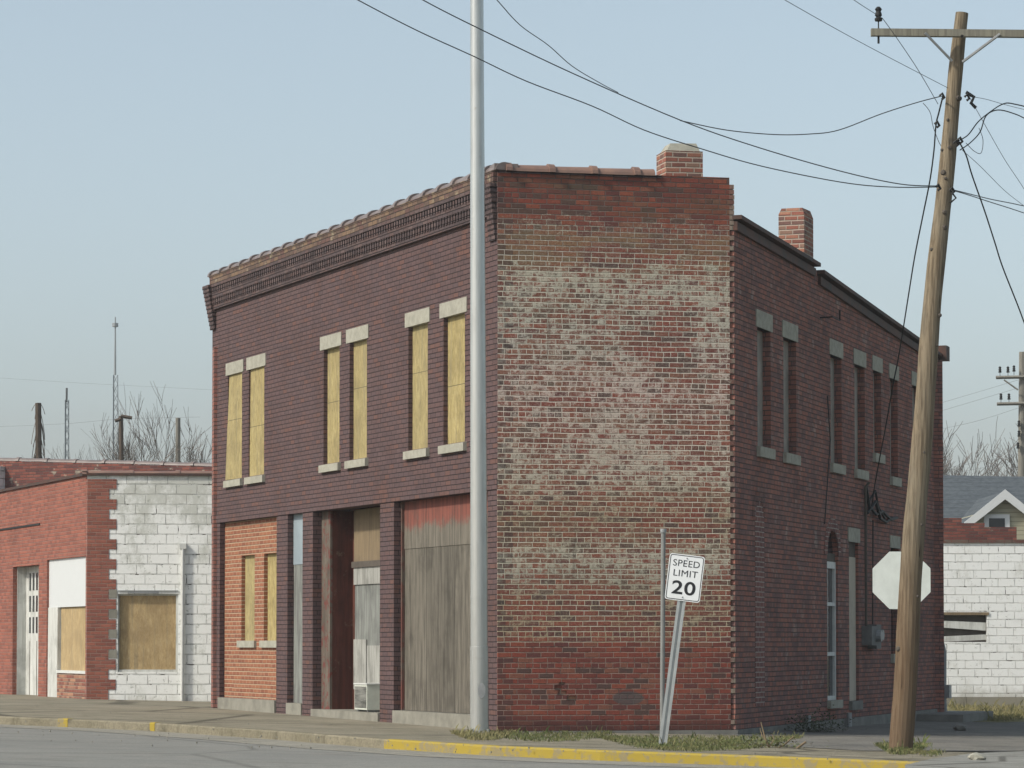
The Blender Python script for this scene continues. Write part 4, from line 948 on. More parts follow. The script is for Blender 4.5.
# leaning utility pole
PY = on_ground(900.5, 751); PY0 = PY.y
pt = at(962.5, 13, PY0 + .1)
util = thing('utility_pole', 'brown leaning wooden utility pole with a crossarm standing by the kerb on the right', 'utility pole', PY)
ax_ = pt - PY
mb = MB(); nn = 26
pts = [Vector((0, 0, -.1))] + [ax_ * (k / nn) + Vector((.010 * math.sin(k * .7) - .068 * math.sin(math.pi * k / nn), 0, 0)) for k in range(nn + 1)]
rad = [.152] + [(.150 - .0675 * (k / nn) ** 1.35) + .003 * math.sin(k * 1.9) for k in range(nn + 1)]
mb.tube(pts, rad, 18); mb.build('shaft', M['pole'], util)
rr = random.Random(5); 
mb = MB()
for px, py in ((908, 215), (905, 100), (941, 230), (938, 252), (928, 318), (925, 348), (936, 181), (950, 150), (947, 152), (944, 175), (920, 527), (912, 598), (930, 455), (901, 650), (955, 122), (959, 100)):
    f = (py - 751) / (13 - 751); c_ = ax_ * f + Vector((-.068 * math.sin(math.pi * f), 0, 0)); r_ = .150 - .0675 * f ** 1.35
    a_ = rr.uniform(-1.0, 1.0); d_ = Vector((math.sin(a_), -math.cos(a_), 0))
    p_ = c_ + d_ * (r_ - .006); s_ = rr.uniform(.014, .034)
    mb.tube([p_, p_ + d_ * .024], [s_ * 1.2, s_ * .7], 8)
mb.build('knot', M['darkwood'], util)
armY = -.13
def U(px, py, dy=0.0): return at(px, py, PY0 + dy) - PY
mb = MB(); a_, b_ = U(871, 32.5, armY), U(1085, 34.5, armY); h2 = .045
mb.hexa([(a_.x, armY - .045, a_.z - h2), (b_.x, armY - .045, b_.z - h2), (b_.x, armY + .045, b_.z - h2), (a_.x, armY + .045, a_.z - h2), (a_.x, armY - .045, a_.z + h2), (b_.x, armY - .045, b_.z + h2), (b_.x, armY + .045, b_.z + h2), (a_.x, armY + .045, a_.z + h2)])
mb.build('crossarm', M['arm'], util)
for q in (((925, 33), (952, 61)), ((1000, 34), (962.5, 62))):
    mb = MB(); p_, r2 = U(*q[0], armY - .06), U(*q[1], -.10); mb.tube([p_, r2], .018, 6); mb.build('brace', M['metal'], util)
def insulator(parent, p, s=1.0):
    mb = MB(); prof = [(0, .008), (.10, .008), (.10, .045), (.13, .05), (.15, .028), (.17, .045), (.20, .04), (.22, .03), (.25, .045), (.28, .02)]
    mb.tube([p + Vector((0, 0, z * s)) for z, r in prof], [r * s for z, r in prof], 12); return mb.build('insulator', M['black'], parent)
insulator(util, U(878.5, 29, armY)); insulator(util, U(1050, 29, armY))
mb = MB(); p_ = U(878.5, 34, armY); mb.tube([p_, p_ - Vector((0, 0, .12))], .014, 6); mb.tube([U(962, 36, -.13), U(962, 36, -.2)], .02, 6)
for px, py in ((942, 96), (967, 97), (960, 140), (956, 143), (938, 187), (952, 190), (937, 124)):
    q = U(px, py, -.12); mb.tube([q + Vector((-.03, 0, 0)), q + Vector((.0, -.02, .03)), q + Vector((.03, 0, -.02)), q + Vector((.0, .02, -.04))], .017, 6)
mb.tube([U(950, 190, -.1), U(956, 198, -.1), U(950, 203, -.1)], .012); mb.tube([U(966, 92, -.05), U(974, 97, -.05), U(971, 103, -.05), U(976, 108, -.05)], .022)
mb.build('fittings', M['black'], util)

# overhead wires: measured image points with depth varying linearly along each span
def smooth(pts, n=6):
    out = []
    P = [pts[0]] + list(pts) + [pts[-1]]
    for i in range(1, len(P) - 2):
        for k in range(n):
            t_ = k / n; a_, b_, c_, d_ = P[i - 1], P[i], P[i + 1], P[i + 2]
            out.append(tuple(.5 * ((2 * b_[j]) + (-a_[j] + c_[j]) * t_ + (2 * a_[j] - 5 * b_[j] + 4 * c_[j] - d_[j]) * t_ ** 2 + (-a_[j] + 3 * b_[j] - 3 * c_[j] + d_[j]) * t_ ** 3) for j in range(len(b_))))
    out.append(tuple(pts[-1])); return out
def wire(label, pts, Y0, Y1, r=.009, mat=None, group='overhead wires'):
    n = len(pts); L_ = [0]
    for i in range(1, n): L_.append(L_[-1] + math.hypot(pts[i][0] - pts[i - 1][0], pts[i][1] - pts[i - 1][1]))
    q = smooth([(p[0], p[1], Y0 + (Y1 - Y0) * l / L_[-1]) for p, l in zip(pts, L_)])
    W_ = [at(*p) for p in q]; o = W_[0]
    mb = MB(); mb.tube([p - o for p in W_], r * .72, 6); ob = mb.build('overhead_wire', mat or M['wire'], None, o)
    return tag(ob, label, 'wire', group)
Yp = PY0
wire('lower of the two long wires crossing before the facade to the utility pole', [(300, -32), (358, 0), (416, 30), (473, 56), (526, 81), (592, 106), (644, 130), (702, 149), (761, 166), (840, 182), (890, 187), (938, 187)], 32, Yp - .15)
wire('upper long wire crossing the light pole and ending at the utility pole', [(350, -42), (423, 0), (483, 30.5), (572, 73), (680, 120), (757, 147), (840, 171), (900, 184), (938, 186)], 32.5, Yp - .15, .0095)
wire('short curving wire that joins the upper long wire from the top edge', [(470, -30), (497, 0), (520, 25), (548, 45), (572, 66), (600, 83), (618, 92.5)], 32.3, 36.0, .007)
wire('wire sagging over the chimney and rising to the pole top', [(680, 120.5), (726, 130), (774, 134.5), (810, 134), (839, 130), (881, 114), (917, 102.5), (942, 96)], 37.3, Yp - .15, .0085)
wire('thin straight wire descending from the top edge to the pole', [(700, -50), (785, 0), (860, 42), (948, 88)], 30, Yp - .12, .0055)
wire('thin wire from the crossarm insulator down toward the pole', [(800, -38), (854, 0), (878.5, 16), (886, 23), (915, 65), (938, 104)], 33, Yp - .12, .0055)
wire('hanging tail of wire looping beside the pole top', [(923, 103), (930, 112), (933, 126), (938, 140), (941, 146)], Yp - .15, Yp - .12, .006)
sp_ = on_wall(873, 505, B2, dR); attach = B2 + dR * sp_[0] - inR * .25
wire('thick black service drop hanging from the pole to the side wall', [(943, 96), (939, 112), (936, 125), (934, 150), (930, 180), (923, 215), (915, 255), (909, 292), (903, 330), (898, 360), (893, 385), (886, 425), (879, 462), (874, 490), (872, 508)], Yp - .1, attach.y, .0145, M['black'])
wire('thick black cable hanging down right of the pole', [(958, 140), (966, 155), (972, 175), (985, 212), (995, 243), (1003, 268), (1024, 322), (1050, 400)], Yp - .12, Yp + 6, .013, M['black'])
wire('dark looping cable leaving the pole to the right, upper strand', [(958, 141), (968, 135), (978, 122), (990, 112), (1003, 104), (1014, 104), (1040, 112), (1100, 140)], Yp - .12, Yp + 4, .0115, M['black'])
wire('dark looping cable leaving the pole to the right, lower strand', [(960, 150), (970, 143), (980, 132), (986, 116), (998, 110), (1015, 114), (1030, 121), (1090, 150)], Yp - .12, Yp + 4, .011, M['black'])
wire('thin drooping loop of cable right of the pole', [(966, 143), (974, 151), (981, 153), (983, 140), (979, 128)], Yp - .12, Yp + .4, .006)
wire('wire leaving the pole to the right edge, upper of the pair', [(938, 186), (962, 192), (990, 199), (1024, 206), (1100, 224)], Yp + .1, Yp + 8, .009)
wire('wire leaving the pole to the right edge, lower of the pair', [(938, 187), (962, 193), (990, 202), (1024, 213), (1100, 240)], Yp + .1, Yp + 8, .009)
wire('thin wire falling steeply from the pole top to the right edge', [(970, 98), (985, 125), (1005, 160), (1026, 192), (1060, 250)], Yp, Yp + 10, .005)
wire('thin wire running down right from mid pole top', [(962, 150), (980, 166), (1004, 190), (1024, 206), (1080, 250)], Yp, Yp + 10, .005)
wire('thin wire leaving the pole top nearly level to the right', [(966, 96), (985, 99), (1010, 106), (1060, 118)], Yp, Yp + 6, .005)
# far wires
for i, (a_, b_) in enumerate((((800, 440), (1018, 380)), ((800, 448), (1018, 388)), ((930, 470), (1040, 448)), ((930, 476), (1040, 455)), ((936, 430), (1018, 408)))):
    wire(['highest far wire reaching the grey pole', 'second far wire under the highest one', 'faint far wire above the roof', 'faint far wire just above the shingle roof', 'far wire at the lower crossarm'][i], [a_, ((a_[0] + b_[0]) / 2, (a_[1] + b_[1]) / 2 + 2), b_], 125, 110, .007, M['farwire'], 'far wires')
wire('faint high wire behind the radio mast', [(-60, 374), (80, 383), (215, 390), (300, 396)], 170, 150, .007, M['farwire'], 'far wires')
wire('faint low wire behind the stub pole', [(-60, 429), (60, 424), (121, 419), (200, 417)], 150, 130, .007, M['farwire'], 'far wires')

# far grey utility pole at the right edge
fp = at(1021, 560, 112); fp.z = gz(fp.x, 95)
far = thing('utility_pole', 'grey utility pole with two crossarms far behind at the right edge', 'utility pole', fp)
tp = at(1022.5, 352, 112) - fp
mb = MB(); mb.tube([(-.05, 0, 0), tp], [.17, .12], 10); mb.build('shaft', M['polegrey'], far)
for pyy, x0_, x1_ in ((377.5, 996, 1052), (404, 997, 1052)):
    a_, b_ = at(x0_, pyy, 111.8) - fp, at(x1_, pyy - 1, 111.8) - fp
    mb = MB(); mb.tube([a_, b_], .06, 4); mb.build('crossarm', M['polegrey'], far)
mb = MB(); mb.tube([at(1004, 380, 111.7) - fp, at(1018, 390, 111.7) - fp], .03, 5); mb.build('brace', M['polegrey'], far)
for px, py in ((1000, 376), (1008, 376), (1014, 375), (1001, 403), (1009, 403), (1019, 430), (1019, 440), (1018, 452)): insulator(far, at(px, py, 111.8) - fp, 1.2)

# ------------------------------------------------------------------ signs by the kerb
# speed sign
sb = on_ground(661.5, 745)
spd = thing('speed_limit_sign', 'white speed limit sign on a leaning metal post in the grass', 'sign', sb)
tl, tr, br, bl = [at(x, y, sb.y) for x, y in ((669.5, 553.3), (705.7, 556.5), (699.2, 601.8), (664.8, 600))]
cen = (tl + tr + br + bl) / 4; up_ = ((tl + tr) / 2 - (bl + br) / 2); hgt_ = up_.length; up_.normalize(); wid = .457 * 1.0
wid = ((tr - tl).length + (br - bl).length) / 2; rt = Vector((up_.z, 0, -up_.x))
Ms = Matrix(((rt.x, 0, up_.x, cen.x - sb.x), (rt.y, 1, up_.y, 0), (rt.z, 0, up_.z, cen.z - sb.z), (0, 0, 0, 1)))
yawm = Matrix.Rotation(R_(0), 4, 'Z')
def rrect(wd, hd, r, n=5):
    pts = []
    for cx, cz, a0 in ((wd / 2 - r, hd / 2 - r, 0), (-wd / 2 + r, hd / 2 - r, 90), (-wd / 2 + r, -hd / 2 + r, 180), (wd / 2 - r, -hd / 2 + r, 270)):
        for k in range(n + 1): a_ = R_(a0 + 90 * k / n); pts.append((cx + r * math.cos(a_), cz + r * math.sin(a_)))
    return pts
def plate(mb, pts, y0, y1):
    mb.quad([(x, y0, z) for x, z in reversed(pts)]); mb.quad([(x, y1, z) for x, z in pts])
    n = len(pts)
    for k in range(n): a_, b_ = pts[k], pts[(k + 1) % n]; mb.quad([(a_[0], y0, a_[1]), (b_[0], y0, b_[1]), (b_[0], y1, b_[1]), (a_[0], y1, a_[1])])
def ringp(mb, o_, i_, y):
    n = len(o_)
    for k in range(n): k2 = (k + 1) % n; mb.quad([(o_[k][0], y, o_[k][1]), (i_[k][0], y, i_[k][1]), (i_[k2][0], y, i_[k2][1]), (o_[k2][0], y, o_[k2][1])])
M['signwhite'] = plain('reflective_white', (.82, .84, .84), .45, .4, var=.08, sc=3)
M['signblack'] = plain('sign_black', (.025, .025, .028), .5, .3, var=.1)
mb = MB(); plate(mb, rrect(wid, hgt_, .035), -.003, .0); pl = mb.build('sign_plate', M['signwhite'], spd); pl.matrix_local = Ms
mb = MB(); ringp(mb, rrect(wid - .022, hgt_ - .022, .03), rrect(wid - .040, hgt_ - .040, .024), -.0045); bd = mb.build('border', M['signblack'], pl)
def text(body, size, x, z, parent, wx=1.0, off_=.004, depth=-.0045):
    cu = bpy.data.curves.new('lettering', 'FONT'); cu.body = body; cu.size = size; cu.align_x = 'CENTER'; cu.align_y = 'CENTER'; cu.offset = off_; cu.extrude = .0004; cu.space_character = 1.06
    ob = bpy.data.objects.new('tmp', cu); COL.objects.link(ob); dg = bpy.context.evaluated_depsgraph_get(); me = bpy.data.meshes.new_from_object(ob.evaluated_get(dg)); COL.objects.unlink(ob); bpy.data.objects.remove(ob)
    o = bpy.data.objects.new('lettering', me); me.materials.clear(); me.materials.append(M['signblack']); COL.objects.link(o); o.parent = parent
    o.rotation_euler = (math.pi / 2, 0, 0); o.location = (x, depth, z); o.scale = (wx, 1, 1); return o
text('SPEED', .118, 0, hgt_ * .300, pl, 1.04, 0); text('LIMIT', .118, 0, hgt_ * .085, pl, 1.08, 0); text('20', .235, 0, -hgt_ * .235, pl, 1.28, .004)
mb = MB(); ptop = cen + up_ * hgt_ * .46 - sb + Vector((0, .05, 0))
foot = Vector((.0, .05, -.1)); dpp = (ptop - foot).normalized()
# U channel post
def uchan(mb, a_, b_, w_=.058, d_=.028):
    d = (b_ - a_).normalized(); s_ = Vector((d.z, 0, -d.x)); f = Vector((0, 1, 0))
    prof = [(-.5, 1), (-.5, .85), (-.22, .85), (-.16, 0), (.16, 0), (.22, .85), (.5, .85), (.5, 1), (.16, 1), (.10, .15), (-.10, .15), (-.16, 1)]
    A_ = [a_ + s_ * (x * w_) - f * (y * d_) for x, y in prof]; B_ = [b_ + s_ * (x * w_) - f * (y * d_) for x, y in prof]
    n = len(prof)
    for k in range(n): mb.quad([A_[k], A_[(k + 1) % n], B_[(k + 1) % n], B_[k]])
M['galv'] = plain('galvanised_steel', (.52, .54, .53), .4, .5, metal=.5, var=.35, sc=5)
M['galvold'] = plain('dull_galvanised_steel', (.24, .245, .235), .6, .35, metal=.3, var=.4, sc=5)
uchan(mb, foot, ptop, .105, .043); mb.build('post', M['galv'], spd)
mb = MB()
for k in (.42, -.42): c_ = cen + up_ * hgt_ * k - sb + Vector((0, -.004, 0)); mb.tube([c_, c_ + Vector((0, -.006, 0))], .009, 8)
mb.build('bolt', M['metal'], spd)
# bare post
b0 = on_ground(662, 741); op = thing('metal_post', 'bare grey steel post standing upright behind the speed limit sign', 'post', b0)
tpt = at(663.3, 531, b0.y) - b0; mb = MB(); mb.tube([(0, 0, -.1), tpt], .031, 10); mb.build('shaft', M['galvold'], op)
mb = MB(); mb.tube([tpt + Vector((0, 0, -.02)), tpt + Vector((0, 0, .03))], .042, 10); mb.build('cap', M['metal'], op)
# stop sign seen from behind
syb = 44.5
ctr_ = at(901.5, 580.3, syb); sbase = Vector((ctr_.x + .06, syb, gz(ctr_.x, syb)))
stp = thing('stop_sign', 'octagonal sign seen from its blank pale back behind the utility pole', 'sign', sbase)
R8 = (at(930.5, 580, syb) - at(873, 580, syb)).length / 2 / math.cos(math.pi / 8)
pts = [(R8 * math.cos(math.pi / 8 + k * math.pi / 4), R8 * math.sin(math.pi / 8 + k * math.pi / 4)) for k in range(8)]
M['signback'] = plain('pale_sign_back', (.60, .64, .60), .5, .4, metal=.1, var=.22, sc=5)
mb = MB(); plate(mb, pts, 0, .004); pl2 = mb.build('sign_plate', M['signback'], stp); pl2.location = ctr_ - sbase; pl2.rotation_euler = (0, R_(0), R_(-8))
mb = MB()
for zz_ in (.22, -.22): mb.tube([Vector((.02, -.001, zz_)), Vector((.02, -.012, zz_))], .014, 8)
mb.build('bolt', M['metal'], pl2)
M['signred'] = plain('sign_red', (.45, .02, .02), .5, .3, var=.1)
mb = MB(); plate(mb, [(x * .96, z * .96) for x, z in pts], .0045, .006); mb.build('red_face', M['signred'], pl2)
tx = text('STOP', .26, 0, 0, pl2, -.9, .004, .0075); tx.data.materials.clear(); tx.data.materials.append(M['signwhite']); 
mb = MB(); a_ = Vector((.0, -.012, -.1)); b_ = Vector((ctr_.x - sbase.x + .06, -.005, ctr_.z - sbase.z + .35)); uchan(mb, a_, b_, .06, .03); mb.build('post', M['galvold'], stp)

# ------------------------------------------------------------------ radio mast, stub poles, trees far behind
def lattice(mb, base, top, wb, wt, rl_, n):
    for k in range(3):
        a_ = k * 2 * math.pi / 3
        mb.tube([base + Vector((wb * math.cos(a_), wb * math.sin(a_), 0)), top + Vector((wt * math.cos(a_), wt * math.sin(a_), 0))], rl_, 3, False)
    for j in range(n):
        for k in range(3):
            a0 = k * 2 * math.pi / 3; a1 = (k + 1) * 2 * math.pi / 3
            f0, f1 = j / n, (j + 1) / n
            w0 = wb + (wt - wb) * f0; w1 = wb + (wt - wb) * f1
            mb.tube([base.lerp(top, f0) + Vector((w0 * math.cos(a0), w0 * math.sin(a0), 0)), base.lerp(top, f1) + Vector((w1 * math.cos(a1), w1 * math.sin(a1), 0))], rl_ * .7, 3, False)
my = 260.0; b0 = at(114.5, 640, my); b0.z = 0
mast = thing('radio_mast', 'very tall thin lattice radio mast rising into the sky on the left', 'mast', b0)
M['mast'] = plain('far_mast_steel', (.26, .28, .29), .7, .3)
t1 = at(115, 375, my) - b0; t2 = at(115.3, 317, my) - b0
mb = MB(); lattice(mb, Vector((0, 0, 0)), t1, .38, .22, .035, 30); mb.build('lattice', M['mast'], mast)
mb = MB(); mb.tube([t1, t2], [.10, .05], 5); mb.build('antenna', M['mast'], mast)
mb = MB(); q = at(115.2, 325, my) - b0; mb.tube([q - Vector((0, 0, .15)), q + Vector((0, 0, .15))], .25, 8); mb.build('beacon', M['mast'], mast)
my = 180.0; b0 = at(66, 640, my); b0.z = 0
m2 = thing('radio_mast', 'short dark lattice tower beside the leaning stub pole on the left', 'mast', b0)
mb = MB(); lattice(mb, Vector((0, 0, 0)), at(66.5, 400, my) - b0, .16, .12, .03, 22); mb.build('lattice', M['mast'], m2)
mb = MB(); mb.tube([at(66.5, 402, my) - b0, at(66.7, 388, my) - b0], .06, 5); mb.build('antenna', M['wire'], m2)

def stub(name, label, base_px, top_px, top_py, Y, r, mat, arms=(), vines=False):
    b0 = at(base_px, 640, Y); b0.z = 0; o = thing(name, label, 'utility pole', b0); tp = at(top_px, top_py, Y) - b0
    mb = MB(); mb.tube([(0, 0, -.2), tp], [r * 1.2, r], 8); mb.build('shaft', mat, o)
    for (x0_, y0_, x1_, y1_) in arms:
        mb = MB(); mb.tube([at(x0_, y0_, Y - .2) - b0, at(x1_, y1_, Y - .2) - b0], .06, 4); mb.build('crossarm', mat, o)
    if vines:
        mb = MB(); rv = random.Random(9)
        for k in range(60):
            f = rv.uniform(.55, 1.0); p_ = tp * f; a_ = rv.uniform(0, 6.28); l_ = rv.uniform(.3, 1.6)
            q = [p_]; 
            for j in range(4): q.append(q[-1] + Vector((math.cos(a_) * .05 * (1.5 - j * .3), math.sin(a_) * .05, -l_ / 4 + (.12 if j == 0 else 0))) )
            mb.tube(q, .012, 3, False)
        mb.build('dead_vine', M['twig'], o)
    return o
M['twig'] = plain('bare_twigs', (.15, .125, .105), .9, .1, var=.3)
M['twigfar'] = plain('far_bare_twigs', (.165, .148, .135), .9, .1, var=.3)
M['darkpole'] = plain('dark_pole_wood', (.09, .07, .055), .9, .1, var=.4)
stub('utility_pole', 'dark stub pole without arms, hung with dead vines, above the shop roof', 41, 38.2, 403, 100, .095, M['darkpole'], vines=True)
stub('utility_pole', 'far dark pole with a small arm just left of the bare tree', 124.5, 121, 416, 110, .075, M['darkpole'], arms=((115, 421, 121, 419), (121, 416, 132, 418)))
stub('utility_pole', 'far grey pole standing inside the bare tree twigs', 178, 178, 418, 112, .085, M['polegrey'])

def tree(label, px, Y, h, seed, spread=.42, depth=5, mat='twig', group=None, trunk_r=.14, levels=None, lean=0.0, rmin=.007):
    rt_ = random.Random(seed); b0 = at(px, 640, Y); b0.z = gz(b0.x, b0.y) - .1
    o = thing('bare_tree', label, 'tree', b0, group); tr_ = MB(); cr_ = MB()
    def grow(p, d, l_, r, lev):
        n = 4; pts = [p]; rd = [r]; dd = d.copy()
        for k in range(n):
            dd = (dd + Vector((rt_.gauss(0, .06), rt_.gauss(0, .06), rt_.gauss(.05, .04)))).normalized(); pts.append(pts[-1] + dd * l_ / n); rd.append(r * (1 - .4 * (k + 1) / n))
        (tr_ if lev == 0 else cr_).tube(pts, rd, 6 if lev == 0 else (4 if lev < 3 else 3), False)
        if lev >= depth: return
        nb = rt_.randint(3, 4) if lev else rt_.randint(4, 6)
        for j in range(nb):
            f = rt_.uniform(.35, 1.0) if lev else rt_.uniform(.55, 1.0)
            i = min(int(f * n), n - 1); q = pts[i].lerp(pts[i + 1], f * n - i)
            a_ = rt_.uniform(0, 6.283); tilt = rt_.uniform(.25, .62) * (1.0 if lev else .8) * spread / .42
            side = Vector((math.cos(a_), math.sin(a_), 0)); side = (side - dd * side.dot(dd))
            if side.length < .1: continue
            nd = (dd * math.cos(tilt) + side.normalized() * math.sin(tilt) + Vector((0, 0, .12))).normalized()
            grow(q, nd, l_ * rt_.uniform(.6, .82), max(rd[i] * rt_.uniform(.45, .62), rmin), lev + 1)
    grow(Vector((0, 0, 0)), Vector((lean, 0, 1)).normalized(), h * .34, trunk_r, 0)
    mx = max(v[2] for v in cr_.v); k = h / mx
    for m_ in (tr_, cr_): m_.v = [(v[0] * (k * .5 + .5), v[1] * (k * .5 + .5), v[2] * k) for v in m_.v]
    tr_.build('trunk', M[mat], o); cr_.build('crown', M[mat], o); return o
def hgt(py, Y): return (643 - py) / 3210 * Y + CZ + .1
tree('tall bare tree with fine upright twigs beside the corner building on the left', 157, 112, hgt(384, 112), 11, .46, 5, 'twig', 'bare trees on the left', .09, rmin=.008)
tree('bare tree whose crown touches the left edge of the corner building', 198, 125, hgt(408, 125), 21, .5, 5, 'twigfar', 'bare trees on the left', .10, rmin=.009)
tree('low bare bush-like tree behind the shop roof, left of the poles', 98, 140, hgt(442, 140), 31, .6, 4, 'twigfar', 'bare trees on the left', .08)
tree('small bare tree between the radio mast and the tall bare tree', 136, 150, hgt(430, 150), 41, .6, 4, 'twigfar', 'bare trees on the left', .08)
tree('small bare sapling just right of the short lattice tower', 72, 130, hgt(446, 130), 51, .4, 4, 'twigfar', 'bare trees on the left', .06)
tree('bare tree leaning out from behind the right edge of the corner building', 945, 150, hgt(402, 150), 61, .48, 5, 'twigfar', 'bare trees on the right', .18, rmin=.015)
tree('wide bare tree behind the shingle roof in the middle of the gap', 978, 175, hgt(440, 175), 71, .6, 5, 'twigfar', 'bare trees on the right', .15, rmin=.017)
tree('bare tree just left of the grey pole at the right edge', 1004, 165, hgt(420, 165), 81, .5, 5, 'twigfar', 'bare trees on the right', .15, rmin=.017)
tree('bare tree behind the grey pole at the far right', 1040, 160, hgt(405, 160), 91, .5, 5, 'twigfar', 'bare trees on the right', .15, rmin=.017)
tree('low bare tree half hidden by the brick wall and the house roof', 926, 165, hgt(440, 165), 95, .6, 5, 'twigfar', 'bare trees on the right', .12, rmin=.017)

# ------------------------------------------------------------------ grass, weeds, litter
def gm(name, a, b):
    t = NT(name); n = t.noise(t.obj(), 1.3, 4); r = t.noise(t.obj(), 25, 2)
    c = t.mix(t.step(n, .35, .65), a, b); c = t.mix(t.math('MULTIPLY', t.step(r, .5, .65), .6), c, (.26, .22, .11)); return t.fin(c, .8, .2)
M['grass'] = gm('thin_spring_grass', (.085, .115, .035), (.13, .13, .055)); M['straw'] = gm('dry_straw_grass', (.22, .19, .09), (.15, .15, .065))
def grass(name, label, regions, mat, seed=1):
    rg = random.Random(seed); mb = MB()
    for (x0_, x1_, y0_, y1_, n, h) in regions:     # pixel strip
        for k in range(n):
            px = rg.uniform(x0_, x1_); e_ = 1 - abs((px - (x0_ + x1_) / 2) / ((x1_ - x0_) / 2 + 1e-6)) ** 3
            py = rg.uniform(y0_, y0_ + (y1_ - y0_) * max(.15, e_)); p = on_ground(px, py)
            if math.sin(p.x * 5.1 + math.sin(p.y * 7) * 2) + rg.uniform(-1.4, .9) < -.9: continue
            for j in range(3):
                a_ = rg.uniform(0, 6.28); hh = h * rg.uniform(.3, 1.1) * (2.6 if rg.random() < .015 else 1); w_ = .005; d = Vector((math.cos(a_), math.sin(a_), 0)); q = p + Vector((rg.gauss(0, .03), rg.gauss(0, .03), 0))
                s_ = Vector((-d.y, d.x, 0)) * w_; l_ = d * hh * rg.uniform(.2, .8)
                mb.quad([q - s_, q + s_, q + l_ * .4 + Vector((0, 0, hh * .7)) + s_ * .6, q + l_ + Vector((0, 0, hh))])
    o = mb.build(name, mat); return tag(o, label, 'grass', kind='stuff')
grass('grass', 'thin green and straw grass along the foot of the whitewashed wall', [(600, 800, 737, 751, 2600, .045), (640, 740, 741, 752, 900, .05), (488, 610, 733, 742, 1100, .05)], M['grass'], 1)
grass('grass', 'green grass tufts at the foot of the utility pole', [(880, 925, 746, 755, 900, .07), (918, 940, 752, 757, 120, .05)], M['grass'], 2)
grass('grass', 'dry tufts around the foot of the street light pole', [(455, 512, 733, 741, 900, .06)], M['straw'], 3)
grass('grass', 'dry straw grass in front of the white block building', [(942, 1060, 700, 722, 4200, .10)], M['straw'], 4)
grass('weeds', 'small green weeds at the foot of the white block side wall', [(160, 205, 695, 700, 260, .11), (110, 160, 697, 700, 80, .06)], M['grass'], 5)
# woody weed with bare stalks near the building corner
q0 = on_ground(775, 748); wd = thing('dead_weed', 'dry broken weed stalks sticking up by the building corner', 'weed', q0)
mb = MB(); W_ = lambda px, py: at(px, py, q0.y) - q0
for pl_, r in (([(770, 750), (765, 738), (761, 722)], .016), ([(767, 742), (762, 735), (760, 728)], .012), ([(775, 750), (785, 744), (794, 736)], .012), ([(780, 752), (795, 750), (803, 744), (806, 742)], .016), ([(786, 744), (792, 738), (796, 740)], .008), ([(768, 748), (774, 740), (772, 734)], .009)):
    mb.tube([W_(*p) for p in pl_], [r, r * .8, r * .5][:len(pl_)] if len(pl_) < 4 else r, 5)
mb.build('stalk', M['tanboard'], wd)
mb = MB(); rg = random.Random(8)
for k in range(500):
    q = Vector((rg.gauss(-.1, .25), rg.gauss(.1, .15), abs(rg.gauss(.02, .06)))); a_ = rg.uniform(0, 6.28); d = Vector((math.cos(a_), math.sin(a_), rg.uniform(-.3, .8))) * .04; s_ = Vector((-d.y, d.x, .01)) * .3
    mb.quad([q, q + d * .5 + s_, q + d, q + d * .5 - s_])
mb.build('foliage', M['grass'], wd)
q0 = B2 + dR * 3.0 - inR * .5
mb = MB(); rg = random.Random(4); o_ = Vector((q0.x, q0.y, gz(q0.x, q0.y)))
for k in range(800):
    q = Vector((rg.gauss(0, .22), rg.gauss(0, .3), abs(rg.gauss(.08, .12)))); a_ = rg.uniform(0, 6.28); d = Vector((math.cos(a_), math.sin(a_), rg.uniform(-.3, .8))) * .05; s_ = Vector((-d.y, d.x, .01)) * .3
    mb.quad([q, q + d * .5 + s_, q + d, q + d * .5 - s_])
tag(mb.build('bush', plain('dark_bush_leaves', (.06, .075, .04), .8, .2), None, o_), 'small dark bush growing against the side wall plinth', 'bush')
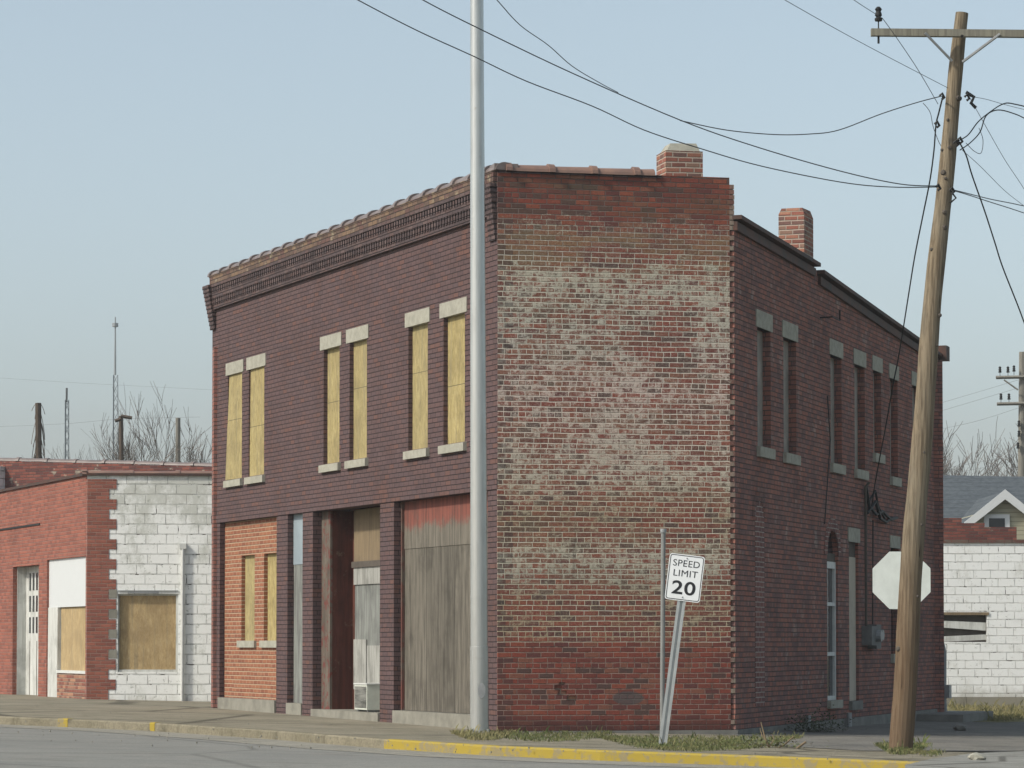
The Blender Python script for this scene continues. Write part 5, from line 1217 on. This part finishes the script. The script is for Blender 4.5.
# stones and litter
rg = random.Random(12)
spots = [(765, 762, .06, 'pale stone lying on the apron beneath the utility pole'), ]
def stone(px, py, s_, label, mat):
    p = on_ground(px, py); bm = bmesh.new(); bmesh.ops.create_icosphere(bm, subdivisions=2, radius=s_)
    for v in bm.verts: v.co *= rg.uniform(.75, 1.15); v.co.z *= .6
    me = bpy.data.meshes.new('stone'); bm.to_mesh(me); bm.free(); me.materials.append(mat); me.uv_layers.new(name='UVMap')
    o = bpy.data.objects.new('stone', me); COL.objects.link(o); o.location = p + Vector((0, 0, s_ * .4)); return tag(o, label, 'stone')
stone(977, 761, .10, 'pale stone at the edge of the concrete apron', M['limestone'])
stone(960, 731, .12, 'dark lump of rubble on the shaded lot behind the step', M['plinth'])
mb = MB(); rg = random.Random(31)
for k in range(420):
    px = rg.uniform(0, 1024); py = rg.uniform(702, 765) if px < 500 else rg.uniform(722, 765); p = on_ground(px, py); 
    if p.y < 36: continue
    dz = 0
    s_ = rg.uniform(.003, .010)
    v = [p + Vector((rg.uniform(-s_, s_), rg.uniform(-s_, s_), -.14)) for _ in range(3)]
    a_ = rg.uniform(0, 6.28); P4 = [p + Vector((s_ * math.cos(a_ + j * 1.57), s_ * math.sin(a_ + j * 1.57), -.01)) for j in range(4)]
    T4 = [q + Vector((0, 0, s_ + .012)) for q in P4]; mb.hexa(P4 + T4)
tag(mb.build('gravel', M['concrete']), 'small loose gravel and litter scattered over the pavement', 'gravel', kind='stuff')

# ------------------------------------------------------------------ thin air haze
hz = bpy.data.materials.new('haze'); hz.use_nodes = True; ht = hz.node_tree; ht.nodes.clear()
ho_ = ht.nodes.new('ShaderNodeOutputMaterial'); pv = ht.nodes.new('ShaderNodeVolumePrincipled')
pv.inputs['Color'].default_value = (.88, .94, .96, 1); pv.inputs['Density'].default_value = .0005; pv.inputs['Anisotropy'].default_value = .2
ht.links.new(pv.outputs[0], ho_.inputs['Volume'])
mb = MB(); mb.box(-2510, 2510, -310, 3510, -2, 45); tag(mb.build('haze', hz), kind='stuff')
